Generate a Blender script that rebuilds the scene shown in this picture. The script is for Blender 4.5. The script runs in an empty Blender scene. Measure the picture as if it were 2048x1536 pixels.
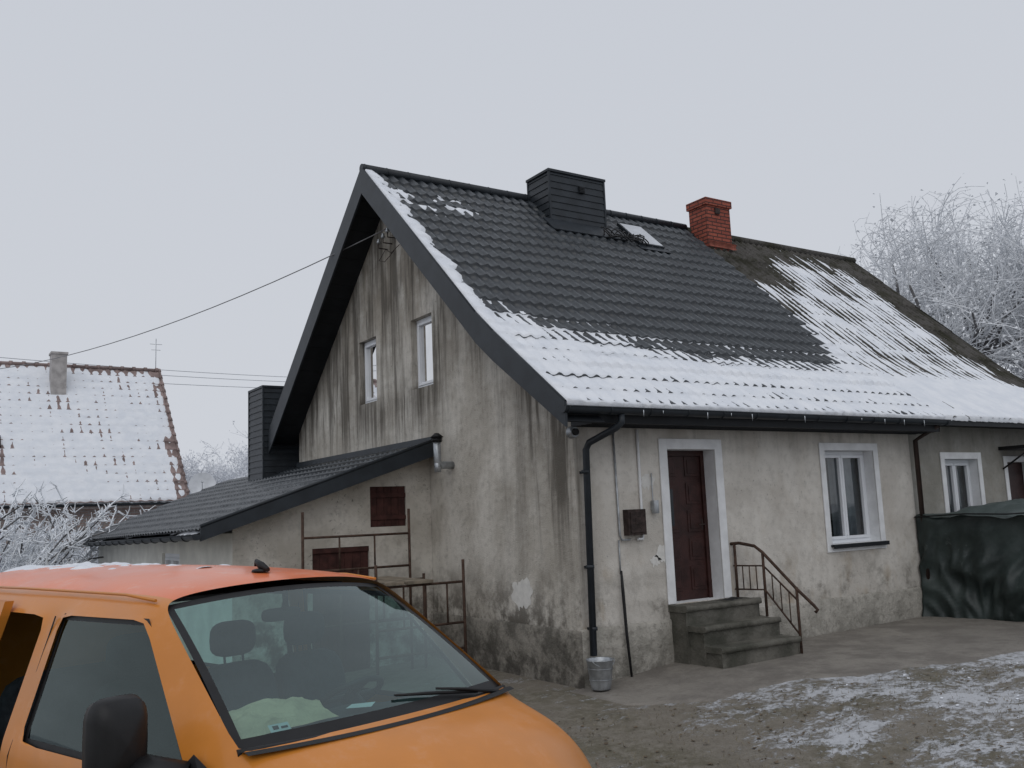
import bpy, bmesh, math, random
import numpy as np
from mathutils import Vector, Matrix, noise
random.seed(7)
sc=bpy.context.scene; col=sc.collection
NZ=lambda x,y,z=0.0: noise.noise(Vector((x,y,z)))
def ss(x,a,b):
    t=min(1,max(0,(x-a)/(b-a))); return t*t*(3-2*t)
def interp(x,xs,ys): return float(np.interp(x,xs,ys))
# ------------------------------------------------ mesh builder
class MB:
    def __init__(s): s.v=[];s.f=[];s.m=[];s.s=[]
    def face(s,pts,mi=0,sm=False):
        n=len(s.v); s.v.extend([tuple(p) for p in pts]); s.f.append(tuple(range(n,n+len(pts)))); s.m.append(mi); s.s.append(sm)
    def box(s,a,b,mi=0,T=None):
        x0,y0,z0=[min(a[i],b[i]) for i in range(3)]; x1,y1,z1=[max(a[i],b[i]) for i in range(3)]
        n=len(s.v); P=[(x0,y0,z0),(x1,y0,z0),(x1,y1,z0),(x0,y1,z0),(x0,y0,z1),(x1,y0,z1),(x1,y1,z1),(x0,y1,z1)]
        if T: P=[tuple(T(*p)) for p in P]
        s.v.extend(P)
        for q in((0,3,2,1),(4,5,6,7),(0,1,5,4),(1,2,6,5),(2,3,7,6),(3,0,4,7)):
            s.f.append(tuple(n+i for i in q)); s.m.append(mi); s.s.append(False)
    def tube(s,pts,r,n=8,mi=0,caps=True,sm=True):
        pts=[Vector(p) for p in pts]; rs=r if isinstance(r,(list,tuple)) else [r]*len(pts)
        base=len(s.v); prev=None
        for i,p in enumerate(pts):
            d=(pts[min(i+1,len(pts)-1)]-pts[max(i-1,0)])
            if d.length<1e-9: d=Vector((0,0,1))
            d.normalize()
            if prev is None:
                a=Vector((0,0,1)) if abs(d.z)<.9 else Vector((1,0,0)); e=d.cross(a).normalized()
            else:
                e=(prev-d*prev.dot(d)); e=e.normalized() if e.length>1e-6 else d.orthogonal().normalized()
            prev=e; g=d.cross(e)
            for k in range(n):
                t=2*math.pi*k/n; s.v.append(tuple(p+(e*math.cos(t)+g*math.sin(t))*rs[i]))
        for i in range(len(pts)-1):
            for k in range(n):
                a=base+i*n+k;b=base+i*n+(k+1)%n; s.f.append((a,b,b+n,a+n)); s.m.append(mi); s.s.append(sm)
        if caps:
            s.f.append(tuple(base+k for k in range(n))[::-1]); s.m.append(mi); s.s.append(False)
            e=base+(len(pts)-1)*n; s.f.append(tuple(e+k for k in range(n))); s.m.append(mi); s.s.append(False)
    def grid(s,P,mi=0,sm=True,keep=None):
        nu=len(P);nv=len(P[0]);n=len(s.v)
        for r in P: s.v.extend([tuple(p) for p in r])
        for i in range(nu-1):
            for j in range(nv-1):
                if keep and not keep(i,j): continue
                s.f.append((n+i*nv+j,n+(i+1)*nv+j,n+(i+1)*nv+j+1,n+i*nv+j+1)); s.m.append(mi(i,j) if callable(mi) else mi); s.s.append(sm)
    def lathe(s,prof,c,n=24,mi=0,sm=True):
        P=[[(c[0]+r*math.cos(2*math.pi*k/n),c[1]+r*math.sin(2*math.pi*k/n),c[2]+z) for r,z in prof] for k in range(n+1)]
        s.grid(P,mi,sm)
    def obj(s,name,mats,parent=None,weld=False,bevel=0,local=False,sub=0,crease=None):
        me=bpy.data.meshes.new(name); me.from_pydata(s.v,[],s.f)
        if not isinstance(mats,(list,tuple)): mats=[mats]
        for m in mats: me.materials.append(m)
        me.polygons.foreach_set('material_index',s.m); me.polygons.foreach_set('use_smooth',s.s)
        if weld:
            bm=bmesh.new(); bm.from_mesh(me)
            bmesh.ops.remove_doubles(bm,verts=bm.verts,dist=1e-4)
            bmesh.ops.recalc_face_normals(bm,faces=bm.faces)
            if crease:
                pts,val=crease
                L=bm.verts.layers.float.get('crease_vert') or bm.verts.layers.float.new('crease_vert')
                for v in bm.verts:
                    if any((v.co-Vector(p)).length<1e-3 for p in pts): v[L]=val
            bm.to_mesh(me); bm.free()
        me.update(); o=bpy.data.objects.new(name,me); col.objects.link(o)
        if parent is not None: par(o,parent,local)
        if bevel:
            b=o.modifiers.new('b','BEVEL'); b.width=bevel; b.segments=2; b.limit_method='ANGLE'
        if sub:
            b=o.modifiers.new('s','SUBSURF'); b.levels=sub; b.render_levels=sub
        return o
WM={}
def par(o,p,local=False):
    o.parent=p
    if not local: o.matrix_parent_inverse=WM[p.name].inverted()
    WM[o.name]=Matrix.Identity(4) if not local else WM[p.name]
def thing(name,loc,label,cat,group=None,rot=0):
    e=bpy.data.objects.new(name,None); e.empty_display_size=.2; e.location=loc; e.rotation_euler=(0,0,rot); col.objects.link(e)
    WM[e.name]=Matrix.Translation(Vector(loc))@Matrix.Rotation(rot,4,'Z')
    e["label"]=label; e["category"]=cat
    if group: e["group"]=group
    return e
def lab(o,label,cat,group=None):
    o["label"]=label;o["category"]=cat
    if group:o["group"]=group
# ------------------------------------------------ materials
class G:
    def __init__(s,name):
        s.m=bpy.data.materials.new(name); s.m.use_nodes=True; s.n=s.m.node_tree.nodes; s.l=s.m.node_tree.links
        s.b=s.n['Principled BSDF']; s.out=s.n['Material Output']; s.b.inputs['Specular IOR Level'].default_value=.3
        s.tc=s.n.new('ShaderNodeTexCoord').outputs['Object']
    def put(s,inp,v):
        if isinstance(v,bpy.types.NodeSocket): s.l.new(v,inp)
        else:
            if isinstance(v,(tuple,list)) and len(v)==3 and inp.type=='RGBA': v=(*v,1)
            inp.default_value=v
    def map(s,scale=(1,1,1),loc=(0,0,0),vec=None):
        k=s.n.new('ShaderNodeMapping'); s.put(k.inputs['Vector'],vec or s.tc); k.inputs['Scale'].default_value=scale; k.inputs['Location'].default_value=loc; return k.outputs[0]
    def noise(s,scale=5,detail=4,rough=.55,vec=None,dist=0):
        k=s.n.new('ShaderNodeTexNoise'); s.put(k.inputs['Vector'],vec or s.tc); k.inputs['Scale'].default_value=scale;k.inputs['Detail'].default_value=detail;k.inputs['Roughness'].default_value=rough;k.inputs['Distortion'].default_value=dist; return k.outputs['Fac']
    def mr(s,v,a,b,c=0,d=1):
        k=s.n.new('ShaderNodeMapRange'); k.interpolation_type='SMOOTHSTEP'; s.put(k.inputs[0],v)
        for i,x in enumerate((a,b,c,d)): k.inputs[i+1].default_value=x
        return k.outputs[0]
    def mth(s,op,a,b=0.0,c=None,clamp=False):
        k=s.n.new('ShaderNodeMath');k.operation=op;k.use_clamp=clamp;s.put(k.inputs[0],a);s.put(k.inputs[1],b)
        if c is not None: s.put(k.inputs[2],c)
        return k.outputs[0]
    def mix(s,f,a,b,bl='MIX'):
        k=s.n.new('ShaderNodeMix');k.data_type='RGBA';k.blend_type=bl;s.put(k.inputs[0],f);s.put(k.inputs[6],a);s.put(k.inputs[7],b);return k.outputs[2]
    def sep(s,vec=None):
        k=s.n.new('ShaderNodeSeparateXYZ');s.put(k.inputs[0],vec or s.tc);return k.outputs
    def comb(s,x,y,z):
        k=s.n.new('ShaderNodeCombineXYZ')
        for i,v in enumerate((x,y,z)): s.put(k.inputs[i],v)
        return k.outputs[0]
    def bump(s,h,st=.3,d=.02):
        k=s.n.new('ShaderNodeBump');s.put(k.inputs['Height'],h);k.inputs['Strength'].default_value=st;k.inputs['Distance'].default_value=d;s.l.new(k.outputs[0],s.b.inputs['Normal'])
    def fin(s,c,r=.6,**kw):
        s.put(s.b.inputs['Base Color'],c); s.put(s.b.inputs['Roughness'],r)
        for k,v in kw.items(): s.put(s.b.inputs[k.replace('_',' ')],v)
        return s.m
def simple(name,c,r=.6,var=.25,scale=6,bs=.15,**kw):
    g=G(name); n=g.noise(scale,5); c2=tuple(x*(1-var) for x in c); c1=tuple(min(1,x*(1+var)) for x in c)
    g.bump(g.noise(scale*8,3),bs,.01)
    return g.fin(g.mix(g.mr(n,.3,.7),c2,c1),r,**kw)
def stucco(name,light,mid,dark,kind):
    g=G(name); x,y,z=g.sep()[:3]
    n1=g.noise(1.1,6,.62); n2=g.noise(9,5,.65); n4=g.noise(.55,5,.6,g.map((1,1,1),(7,2,4)))
    c=g.mix(g.mr(n1,.36,.64),mid,light); c=g.mix(g.mr(n2,.45,.75,0,.30),c,dark)
    st=g.noise(1,5,.65,g.map((4.2,4.2,.33)),.35); st2=g.noise(1,4,.6,g.map((13,13,.6)))
    streak=g.mth('MULTIPLY',g.mr(st,.42,.62),g.mr(st2,.32,.58,.35,1))
    if kind=='gable':
        roofz=g.mth('MULTIPLY_ADD',y,.9,3.1); d=g.mth('SUBTRACT',roofz,z); m1=g.mr(d,.0,2.2,1,.0)
        m2=g.mr(z,3.0,5.4,.0,1); m3=g.mth('MULTIPLY',g.mr(y,.2,2.2,1,0),g.mr(z,.8,2.6,.3,1))
        m4=g.mth('MULTIPLY',g.mr(z,2.5,3.8,0,1),g.mr(y,2.6,3.4,0,1))
        msk=g.mth('MAXIMUM',g.mth('MAXIMUM',m1,m2),g.mth('MAXIMUM',m3,m4))
        f=g.mth('MULTIPLY',g.mth('ADD',g.mth('MULTIPLY',streak,1.0),g.mth('MULTIPLY',g.mr(n4,.42,.62),.40)),msk,clamp=True)
        c=g.mix(g.mth('MULTIPLY',g.mr(z,3.3,6.2,0,.75),g.mr(g.noise(1.6,5,.6,g.map((1,1,.5))),.38,.6)),c,(.24,.205,.16))
        c=g.mix(g.mth('MULTIPLY',f,.90),c,dark)
        # grime under each gable window
        for yc in(3.76,5.77):
            wy=g.mr(g.mth('ABSOLUTE',g.mth('SUBTRACT',y,yc)),.30,.62,1,0); wz=g.mth('MULTIPLY',g.mr(z,2.9,3.8,0,1),g.mr(z,3.86,3.95,1,0))
            c=g.mix(g.mth('MULTIPLY',g.mth('MULTIPLY',wy,wz),g.mr(st2,.35,.6,.2,.75)),c,dark)
        ndm=.40
    else:
        m1=g.mr(x,.0,.45,.8,0); m2=g.mr(z,2.2,2.9,0,.3); f=g.mth('MULTIPLY',g.mth('ADD',streak,.25),g.mth('MAXIMUM',m1,m2),clamp=True); c=g.mix(f,c,dark)
        rust=g.mth('MULTIPLY',g.mr(g.noise(2.5,5,.6,g.map((1,1,.6),(3,0,1))),.50,.70),g.mr(z,.5,1.8,.6,.12)); c=g.mix(rust,c,(.33,.25,.16))
        c=g.mix(g.mth('MULTIPLY',g.mr(g.noise(1.0,5,.6,g.map((1.4,1,.8),(9,0,4))),.5,.68),.45),c,mid)
        ndm=.46
    damp=g.mth('MULTIPLY',g.mr(z,.3,1.45,1.0,0),g.mr(g.noise(2.6,7,.72),ndm,ndm+.2)); c=g.mix(damp,c,tuple(v*.9 for v in dark))
    sp=g.mth('MULTIPLY',g.mr(g.noise(24,4,.72),.58,.70),g.mr(g.noise(1.7,3),.45,.62)); c=g.mix(g.mth('MULTIPLY',sp,.7),c,(.07,.065,.06))
    g.bump(g.mth('ADD',g.mth('MULTIPLY',g.noise(60,3),.5),g.noise(5,5)),.5,.03)
    return g.fin(c,.92)
M={}
M['gable']=stucco('weathered_stucco',(.61,.58,.525),(.43,.40,.35),(.098,.087,.072),'gable')
M['front']=stucco('front_stucco',(.64,.61,.56),(.50,.47,.425),(.20,.185,.16),'front')
M['old']=stucco('old_stucco',(.34,.33,.30),(.25,.24,.21),(.12,.11,.10),'front')
M['whitew']=simple('white_plaster',(.72,.73,.74),.85,.08,5,.4)
M['pvc']=simple('white_plastic',(.74,.76,.79),.4,.04,3,.03)
g=G('anthracite_tile'); n=g.noise(3,5); c=g.mix(g.mr(n,.3,.7),(.016,.020,.025),(.030,.036,.042)); c=g.mix(g.mr(g.noise(22,4,.7),.6,.75,0,.35),c,(.10,.11,.12))
g.bump(g.noise(70,2),.08,.004); M['tile']=g.fin(c,g.mr(g.noise(8,3),.3,.7,.25,.45),Specular_IOR_Level=.5)
M['dark']=simple('anthracite_metal',(.022,.027,.033),.42,.2,4,.05)
M['soffit']=simple('dark_soffit',(.012,.014,.017),.6,.2,4,.05)
g=G('mossy_fibre_cement'); n=g.noise(2.2,6,.65); n2=g.noise(14,5,.7)
c=g.mix(g.mr(n,.4,.62),(.085,.08,.074),(.038,.037,.026)); c=g.mix(g.mr(n2,.5,.7,0,.8),c,(.022,.02,.017)); g.bump(n2,.8,.04); M['moss']=g.fin(c,.95)
g=G('snow'); n=g.noise(3,6,.6); c=g.mix(g.mr(n,.3,.7),(.68,.71,.76),(.77,.79,.825)); g.bump(g.mth('ADD',g.noise(9,5),g.mth('MULTIPLY',g.noise(60,3),.4)),.5,.03); M['snow']=g.fin(c,.75,Specular_IOR_Level=.2)
def brickmat(name,c1,c2,mort):
    g=G(name); x,y,z=g.sep()[:3]; v=g.comb(g.mth('ADD',x,y),z,0)
    k=g.n.new('ShaderNodeTexBrick'); g.put(k.inputs['Vector'],v); k.inputs['Scale'].default_value=1; k.inputs['Brick Width'].default_value=.25;k.inputs['Row Height'].default_value=.077;k.inputs['Mortar Size'].default_value=.012
    g.put(k.inputs['Color1'],c1);g.put(k.inputs['Color2'],c2);g.put(k.inputs['Mortar'],mort)
    c=g.mix(g.mr(g.noise(12,5,.7),.45,.75,0,.6),k.outputs['Color'],tuple(q*.4 for q in c1)); g.bump(g.mth('SUBTRACT',g.noise(40,3),k.outputs['Fac']),.8,.015); return g.fin(c,.9)
M['brick']=brickmat('red_brick',(.36,.10,.065),(.25,.065,.045),(.07,.035,.03))
M['brickfar']=brickmat('haze_paled_brick',(.38,.28,.25),(.36,.29,.26),(.40,.38,.37))  # brick colour lightened to carry the fog haze of distance
M['door']=simple('brown_painted_wood',(.036,.014,.012),.5,.3,7,.2)
M['shutter']=simple('oxide_red_boards',(.050,.018,.015),.75,.35,9,.4)
M['rust']=simple('rusty_tube',(.060,.036,.026),.8,.4,14,.4)
M['rustdark']=simple('dark_rusty_steel',(.04,.028,.025),.8,.4,14,.4)
M['black']=simple('black_plastic',(.012,.012,.013),.5,.2,8,.06)
M['galv']=simple('galvanised_steel',(.38,.40,.42),.42,.22,12,.1,Metallic=.7)
def concr(name,a,b,r=.7):
    g=G(name); n=g.noise(1.6,6,.65); n2=g.noise(18,5,.7); c=g.mix(g.mr(n,.35,.65),a,b); c=g.mix(g.mr(n2,.5,.75,0,.5),c,tuple(v*.45 for v in a)); g.bump(g.mth('ADD',n2,g.noise(5,4)),.6,.03); return g.fin(c,g.mr(n,.35,.6,r-.35,r))
M['concrete']=concr('old_step_concrete',(.15,.142,.122),(.06,.06,.048),.85)
M['pave']=concr('wet_concrete',(.25,.23,.205),(.16,.146,.13),.72)
M['board']=simple('grey_plank',(.20,.17,.13),.85,.3,8,.4)
M['frost']=simple('hoar_frost',(.74,.76,.79),.9,.10,3,.3)
M['bark']=simple('frosted_bark',(.13,.127,.13),.9,.4,5,.5)
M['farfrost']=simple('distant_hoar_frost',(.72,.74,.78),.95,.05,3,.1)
M['farbark']=simple('haze_paled_bark',(.52,.54,.57),.95,.1,3,.1)  # fog haze over the far trees is painted into this pale bark
M['clay']=simple('haze_paled_red_tile',(.23,.175,.165),.85,.3,3,.3)  # red tile colour paled and greyed, standing in for fog haze
def glassmat(name,tint,base=.02,k=1.5,rough=.02,gl=(1,1,1)):
    m=bpy.data.materials.new(name); m.use_nodes=True; n=m.node_tree.nodes; l=m.node_tree.links; n.remove(n['Principled BSDF'])
    t=n.new('ShaderNodeBsdfTransparent'); t.inputs[0].default_value=(*tint,1); g=n.new('ShaderNodeBsdfGlossy'); g.inputs['Roughness'].default_value=rough
    nn=n.new('ShaderNodeTexNoise'); nn.inputs['Scale'].default_value=3; cr=n.new('ShaderNodeMix'); cr.data_type='RGBA'; l.new(nn.outputs['Fac'],cr.inputs[0]); cr.inputs[6].default_value=(*[v*.75 for v in gl],1);cr.inputs[7].default_value=(*gl,1)
    l.new(cr.outputs[2],g.inputs[0])
    f=n.new('ShaderNodeFresnel'); f.inputs[0].default_value=1.5
    a=n.new('ShaderNodeMath'); a.operation='MULTIPLY_ADD'; l.new(f.outputs[0],a.inputs[0]); a.inputs[1].default_value=k; a.inputs[2].default_value=base
    mx=n.new('ShaderNodeMixShader'); l.new(a.outputs[0],mx.inputs[0]); l.new(t.outputs[0],mx.inputs[1]); l.new(g.outputs[0],mx.inputs[2]); l.new(mx.outputs[0],n['Material Output'].inputs[0]); return m
M['glass']=glassmat('window_glass',(.75,.8,.82))
M['wsglass']=glassmat('windscreen_glass',(.66,.92,.90),.09,1.1,.03,(.86,1,.99))
M['sideglass']=glassmat('tinted_side_glass',(.42,.56,.55),.02,1.0,.02,(.85,1,.98))
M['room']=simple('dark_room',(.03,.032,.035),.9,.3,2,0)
M['curtain']=simple('net_curtain',(.33,.35,.37),.95,.15,4,.2)
M['dimcurtain']=simple('grey_curtain',(.15,.16,.17),.95,.15,4,.2)
# ------------------------------------------------ camera
cx,cy,cz=-6.6175,-8.7757,1.8441; yaw,pit,rol=.9880,.1412,-.0407
fw=Vector((math.cos(yaw)*math.cos(pit),math.sin(yaw)*math.cos(pit),math.sin(pit))); rt=Vector((math.sin(yaw),-math.cos(yaw),0)); up=rt.cross(fw)
rt,up=rt*math.cos(rol)+up*math.sin(rol),up*math.cos(rol)-rt*math.sin(rol)
cam=bpy.data.objects.new('camera',bpy.data.cameras.new('camera')); col.objects.link(cam); sc.camera=cam
cam.matrix_world=Matrix(((rt.x,up.x,-fw.x,cx),(rt.y,up.y,-fw.y,cy),(rt.z,up.z,-fw.z,cz),(0,0,0,1)))
cam.data.sensor_width=36; cam.data.lens=1850.28/2048*36; cam.data.clip_end=3000; cam.data.clip_start=.05
# ------------------------------------------------ world / sun
w=bpy.data.worlds.new('World'); sc.world=w; w.use_nodes=True; n=w.node_tree.nodes; l=w.node_tree.links
bg=n['Background']; sky=n.new('ShaderNodeTexSky'); sky.sky_type='NISHITA'; sky.sun_disc=False; sky.sun_elevation=math.radians(50); sky.sun_rotation=math.radians(200); sky.dust_density=5
l.new(sky.outputs[0],bg.inputs[0]); bg.inputs[1].default_value=.05
bg2=n.new('ShaderNodeBackground'); bg2.inputs[1].default_value=1.0
tc=n.new('ShaderNodeTexCoord'); sp=n.new('ShaderNodeSeparateXYZ'); l.new(tc.outputs['Generated'],sp.inputs[0])
cr=n.new('ShaderNodeValToRGB'); l.new(sp.outputs[2],cr.inputs[0]); e=cr.color_ramp.elements
e[0].position=0;e[0].color=(.62,.645,.695,1);e[1].position=.6;e[1].color=(.58,.61,.67,1)
l.new(cr.outputs[0],bg2.inputs[0]); mx=n.new('ShaderNodeMixShader'); mx.inputs[0].default_value=.98
l.new(bg.outputs[0],mx.inputs[1]); l.new(bg2.outputs[0],mx.inputs[2]); l.new(mx.outputs[0],n['World Output'].inputs[0])
sd=bpy.data.lights.new('sun','SUN'); sd.energy=.7; sd.angle=math.radians(60); sd.color=(1,.97,.93); so=bpy.data.objects.new('sun',sd); col.objects.link(so)
sdir=Vector((-.5,-.65,1.0)).normalized(); so.rotation_euler=sdir.to_track_quat('Z','Y').to_euler()
sc.view_settings.view_transform='Standard'; sc.view_settings.look='None'; sc.view_settings.exposure=0
# ------------------------------------------------ ground
def gz(x,y): return interp(x,[-40,-6,-4,0,1.4,6.5,40],[-.45,-.36,-.33,-.15,-.02,.06,.35])
def axis(a,b,st,far):
    c=list(np.arange(a,b+1e-6,st)); lo=[];hi=[];d=st;p=a
    while p>-far: d*=1.35;p-=d;lo.append(p)
    d=st;p=b
    while p<far: d*=1.35;p+=d;hi.append(p)
    return lo[::-1]+c+hi
pedge=lambda x: interp(x,[-.35,.5,2,4,14],[-.95,-1.7,-2.2,-2.8,-3.6])
X=axis(-3,9,.06,600);Y=axis(-8,0.2,.06,600)
def gh(x,y):
    near=1 if (-4<x<10 and -9<y<1) else 0
    near*=max(ss(pedge(x)+.3-y,0,.6),ss(-x,.3,.9))
    return gz(x,y)+near*(.03*NZ(x*1.3,y*1.3)+.016*NZ(x*6,y*6,3)+.008*NZ(x*14,y*14,3))
mb=MB(); mb.grid([[(x,y,gh(x,y)) for y in Y] for x in X])
g=G('frozen_yard'); x,y,z=g.sep()[:3]
n1=g.noise(.9,6,.6); n2=g.noise(7,6,.7); n3=g.noise(40,4,.7)
c=g.mix(g.mr(n1,.38,.62),(.18,.16,.132),(.125,.113,.082)); c=g.mix(g.mr(n2,.42,.66,0,.8),c,(.22,.20,.17)); c=g.mix(g.mr(n3,.5,.70,0,.55),c,(.07,.058,.045))
sn=g.noise(.9,7,.65,g.map((1,1.7,1),(4.3,1.7,0)),.3); sn2=g.noise(5,7,.78,g.map((1,1.4,1))); sn3=g.noise(22,4,.7)
mask=g.mth('ADD',g.mth('ADD',g.mth('MULTIPLY',sn,.40),g.mth('MULTIPLY',sn2,.38)),g.mth('MULTIPLY',sn3,.22))
reg=g.mr(g.mth('ADD',x,g.mth('MULTIPLY',y,-.2)),-1.0,1.6,-.05,.045); far=g.mr(y,6,14,0,.5); farx=g.mr(g.mth('ABSOLUTE',x),14,25,0,.5)
mask=g.mth('ADD',mask,g.mth('ADD',reg,g.mth('MAXIMUM',far,farx)))
sf=g.mr(mask,.51,.585); c=g.mix(g.mth('MULTIPLY',sf,.78),c,(.55,.57,.61)); g.bump(g.mth('ADD',g.mth('ADD',n2,g.mth('MULTIPLY',n3,.5)),g.mth('MULTIPLY',sf,.4)),.8,.03)
gm=g.fin(c,g.mr(n1,.35,.65,.5,.95))
go=mb.obj('ground',gm); go['kind']='structure'
mb=MB(); PX=list(np.arange(-.35,14,.08)); rows=[]
for x in PX:
    ye=pedge(x)+.22*NZ(x*1.1,2.2)+.07*NZ(x*6,5); fs=.06*ss(-x,.15,.35)
    rows.append([(x+(.08*NZ(k,9) if x<0 else 0),ye*k/14,gz(x,0)+.014+.004*NZ(x*2,ye*k/14*2)-(.045 if k==14 else 0)-fs) for k in range(15)])
mb.grid(rows); po=mb.obj('pavement',M['pave']); po['kind']='structure'
mb=MB()
for i in range(14000):
    x=random.uniform(-3,9);y=random.uniform(-7.5,-1.0)
    if y>pedge(x)-.1 and x>-.4: continue
    z=gh(x,y); a=random.uniform(0,6.28)
    if i%6:
        h=random.uniform(.012,.045); d=Vector((math.cos(a),math.sin(a),0)); p=Vector((x,y,z-.003)); s=d.cross(Vector((0,0,1)))*.003
        mb.face([p-s,p+s,p+Vector((0,0,h))+d*random.uniform(.0,.06)],0)
    else:
        r=random.uniform(.008,.026); P=[]
        for k in range(5):
            t=a+k*1.257; P.append((x+r*math.cos(t)*random.uniform(.6,1.2),y+r*math.sin(t)*random.uniform(.5,1),z+.010+random.uniform(-.006,.01)))
        mb.face(P,1 if (x>.8 and random.random()<.3) else 2)
o=mb.obj('grass',[simple('dead_grass',(.18,.155,.10),.9,.3,3,0),M['snow'],simple('dead_leaf',(.12,.09,.06),.8,.3,9,.1)]); o['kind']='stuff'
# ------------------------------------------------ roof helpers
def proflen(prof): return sum((Vector(prof[i+1])-Vector(prof[i])).length for i in range(len(prof)-1))
def ppt(prof,s):
    for i in range(len(prof)-1):
        a=Vector(prof[i]);b=Vector(prof[i+1]);L=(b-a).length
        if s<=L or i==len(prof)-2: return a+(b-a).normalized()*s
        s-=L
def pnorm(prof,s):
    L=proflen(prof); p=ppt(prof,s); d=(ppt(prof,min(L,s+.15))-ppt(prof,max(0,s-.15))).normalized(); n=Vector((-d.y,d.x))
    return p,(-n if n.y<0 else n)
def tiled(mapf,u0,u1,prof,period,row,amp,step,uper=8,trim=None):
    L=proflen(prof); us=np.linspace(u0,u1,int((u1-u0)/period*uper)+1); S=[];H=[]; k=0
    while k*row<L-1e-3:
        e=min((k+1)*row,L)
        for f in(0.0,.5,.97): S.append(k*row+(e-k*row)*f);H.append(step*f)
        S.append(e-.002 if e<L else L);H.append(step); k+=1
    rows=[]; PN=[pnorm(prof,s) for s in S]
    for u in us:
        wv=math.cos(2*math.pi*u/period); r=[]
        for s,h,(p,n) in zip(S,H,PN):
            r.append(mapf(min(u,trim(s/L)) if trim else u,p+n*(h+amp*(wv if wv>0 else wv*.6))))
        rows.append(r)
    mb=MB(); mb.grid(rows,0,True); return mb
def snowsheet(mapf,u0,u1,prof,du,ds,T,off=.0,trim=None):
    L=proflen(prof)+off; nu=int((u1-u0)/du);ns=int(L/ds); rows=[];tt=[]
    PN=[pnorm(prof,min(L*j/ns,proflen(prof)-.001)) for j in range(ns+1)]
    for i in range(nu+1):
        u=u0+(u1-u0)*i/nu; r=[];tr=[]
        for j in range(ns+1):
            s=L*j/ns; p,n=PN[j]; t=T(u,s,p)
            if i in(0,nu) or j==ns: t=-.03
            ex=Vector((0,0))
            if j>=ns-1: ex=(PN[j][0]-PN[j-4][0]).normalized()*(off+.03*NZ(u*9,3)+.02*NZ(u*25,7))
            r.append(mapf(min(u,trim(s/L)) if trim else u,p+n*t+ex)); tr.append(t)
        rows.append(r);tt.append(tr)
    mb=MB(); mb.grid(rows,0,True,keep=lambda i,j:max(tt[i][j],tt[i+1][j],tt[i][j+1],tt[i+1][j+1])>-.022); return mb
RF=[(4.7,7.58),(1.25,4.42),(.85,4.10),(-.56,3.06)]
mapx=lambda u,q:(u,q.x,q.y)
def wall(rect,holes,T,depth,mi=0,rmi=0):
    mb=MB(); a0,b0,a1,b1=rect
    As=sorted({a0,a1,*[h[0] for h in holes],*[h[2] for h in holes]}); Bs=sorted({b0,b1,*[h[1] for h in holes],*[h[3] for h in holes]})
    for i in range(len(As)-1):
        for j in range(len(Bs)-1):
            ca=(As[i]+As[i+1])/2;cb=(Bs[j]+Bs[j+1])/2
            if any(h[0]<ca<h[2] and h[1]<cb<h[3] for h in holes): continue
            mb.face([T(As[i],Bs[j],0),T(As[i+1],Bs[j],0),T(As[i+1],Bs[j+1],0),T(As[i],Bs[j+1],0)],mi)
    for h in holes:
        a,b,c,d=h[:4]
        for P in(((a,b),(c,b)),((c,b),(c,d)),((c,d),(a,d)),((a,d),(a,b))):
            mb.face([T(*P[0],0),T(*P[1],0),T(*P[1],-depth),T(*P[0],-depth)],rmi)
    return mb
TF=lambda a,b,c:(a,-c,b)
TG=lambda a,b,c:(-c,a,b)
def window(par_,T,a0,b0,a1,b1,rec,sashes=2,sill=True,curt=True,fr=.055):
    mb=MB(); c=-rec; mb.face([T(a0+.02,b0+.02,c-.03),T(a1-.02,b0+.02,c-.03),T(a1-.02,b1-.02,c-.03),T(a0+.02,b1-.02,c-.03)])
    win=mb.obj('window',M['glass'],par_)
    mb=MB()
    def bx(x0,y0,x1,y1,z0,z1): mb.box(T(x0,y0,z0),T(x1,y1,z1))
    bx(a0,b0,a1,b0+fr,c-.06,c);bx(a0,b1-fr,a1,b1,c-.06,c);bx(a0,b0+fr,a0+fr,b1-fr,c-.06,c);bx(a1-fr,b0+fr,a1,b1-fr,c-.06,c)
    W=(a1-a0-2*fr)/sashes
    for k in range(sashes):
        x0=a0+fr+k*W+.003;x1=x0+W-.006; s=.045
        bx(x0,b0+fr,x1,b0+fr+s,c-.045,c+.015);bx(x0,b1-fr-s,x1,b1-fr,c-.045,c+.015);bx(x0,b0+fr+s,x0+s,b1-fr-s,c-.045,c+.015);bx(x1-s,b0+fr+s,x1,b1-fr-s,c-.045,c+.015)
    mb.obj('frame',M['pvc'],win,bevel=.006)
    mb=MB(); P=[]
    if curt:
        for i in range(61):
            a=a0+(a1-a0)*i/60; P.append([T(a,b0+(b1-b0)*j/4,c-.16+.018*math.sin(i*1.1)+.012*math.sin(i*.37)) for j in range(5)])
        mb.grid(P,1,keep=(lambda i,j: not(16<i<27 or 35<i<44)) if curt is True else (lambda i,j:i<24))
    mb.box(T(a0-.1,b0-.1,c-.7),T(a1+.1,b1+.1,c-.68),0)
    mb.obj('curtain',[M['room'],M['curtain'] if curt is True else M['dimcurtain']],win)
    if sill:
        mb=MB(); mb.box(T(a0-.04,b0-.035,c+.0),T(a1+.10,b0-.003,.085)); mb.box(T(a0-.04,b0-.06,.07),T(a1+.10,b0-.035,.085)); mb.obj('sill',M['soffit'],win,bevel=.004)
    return win
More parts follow.
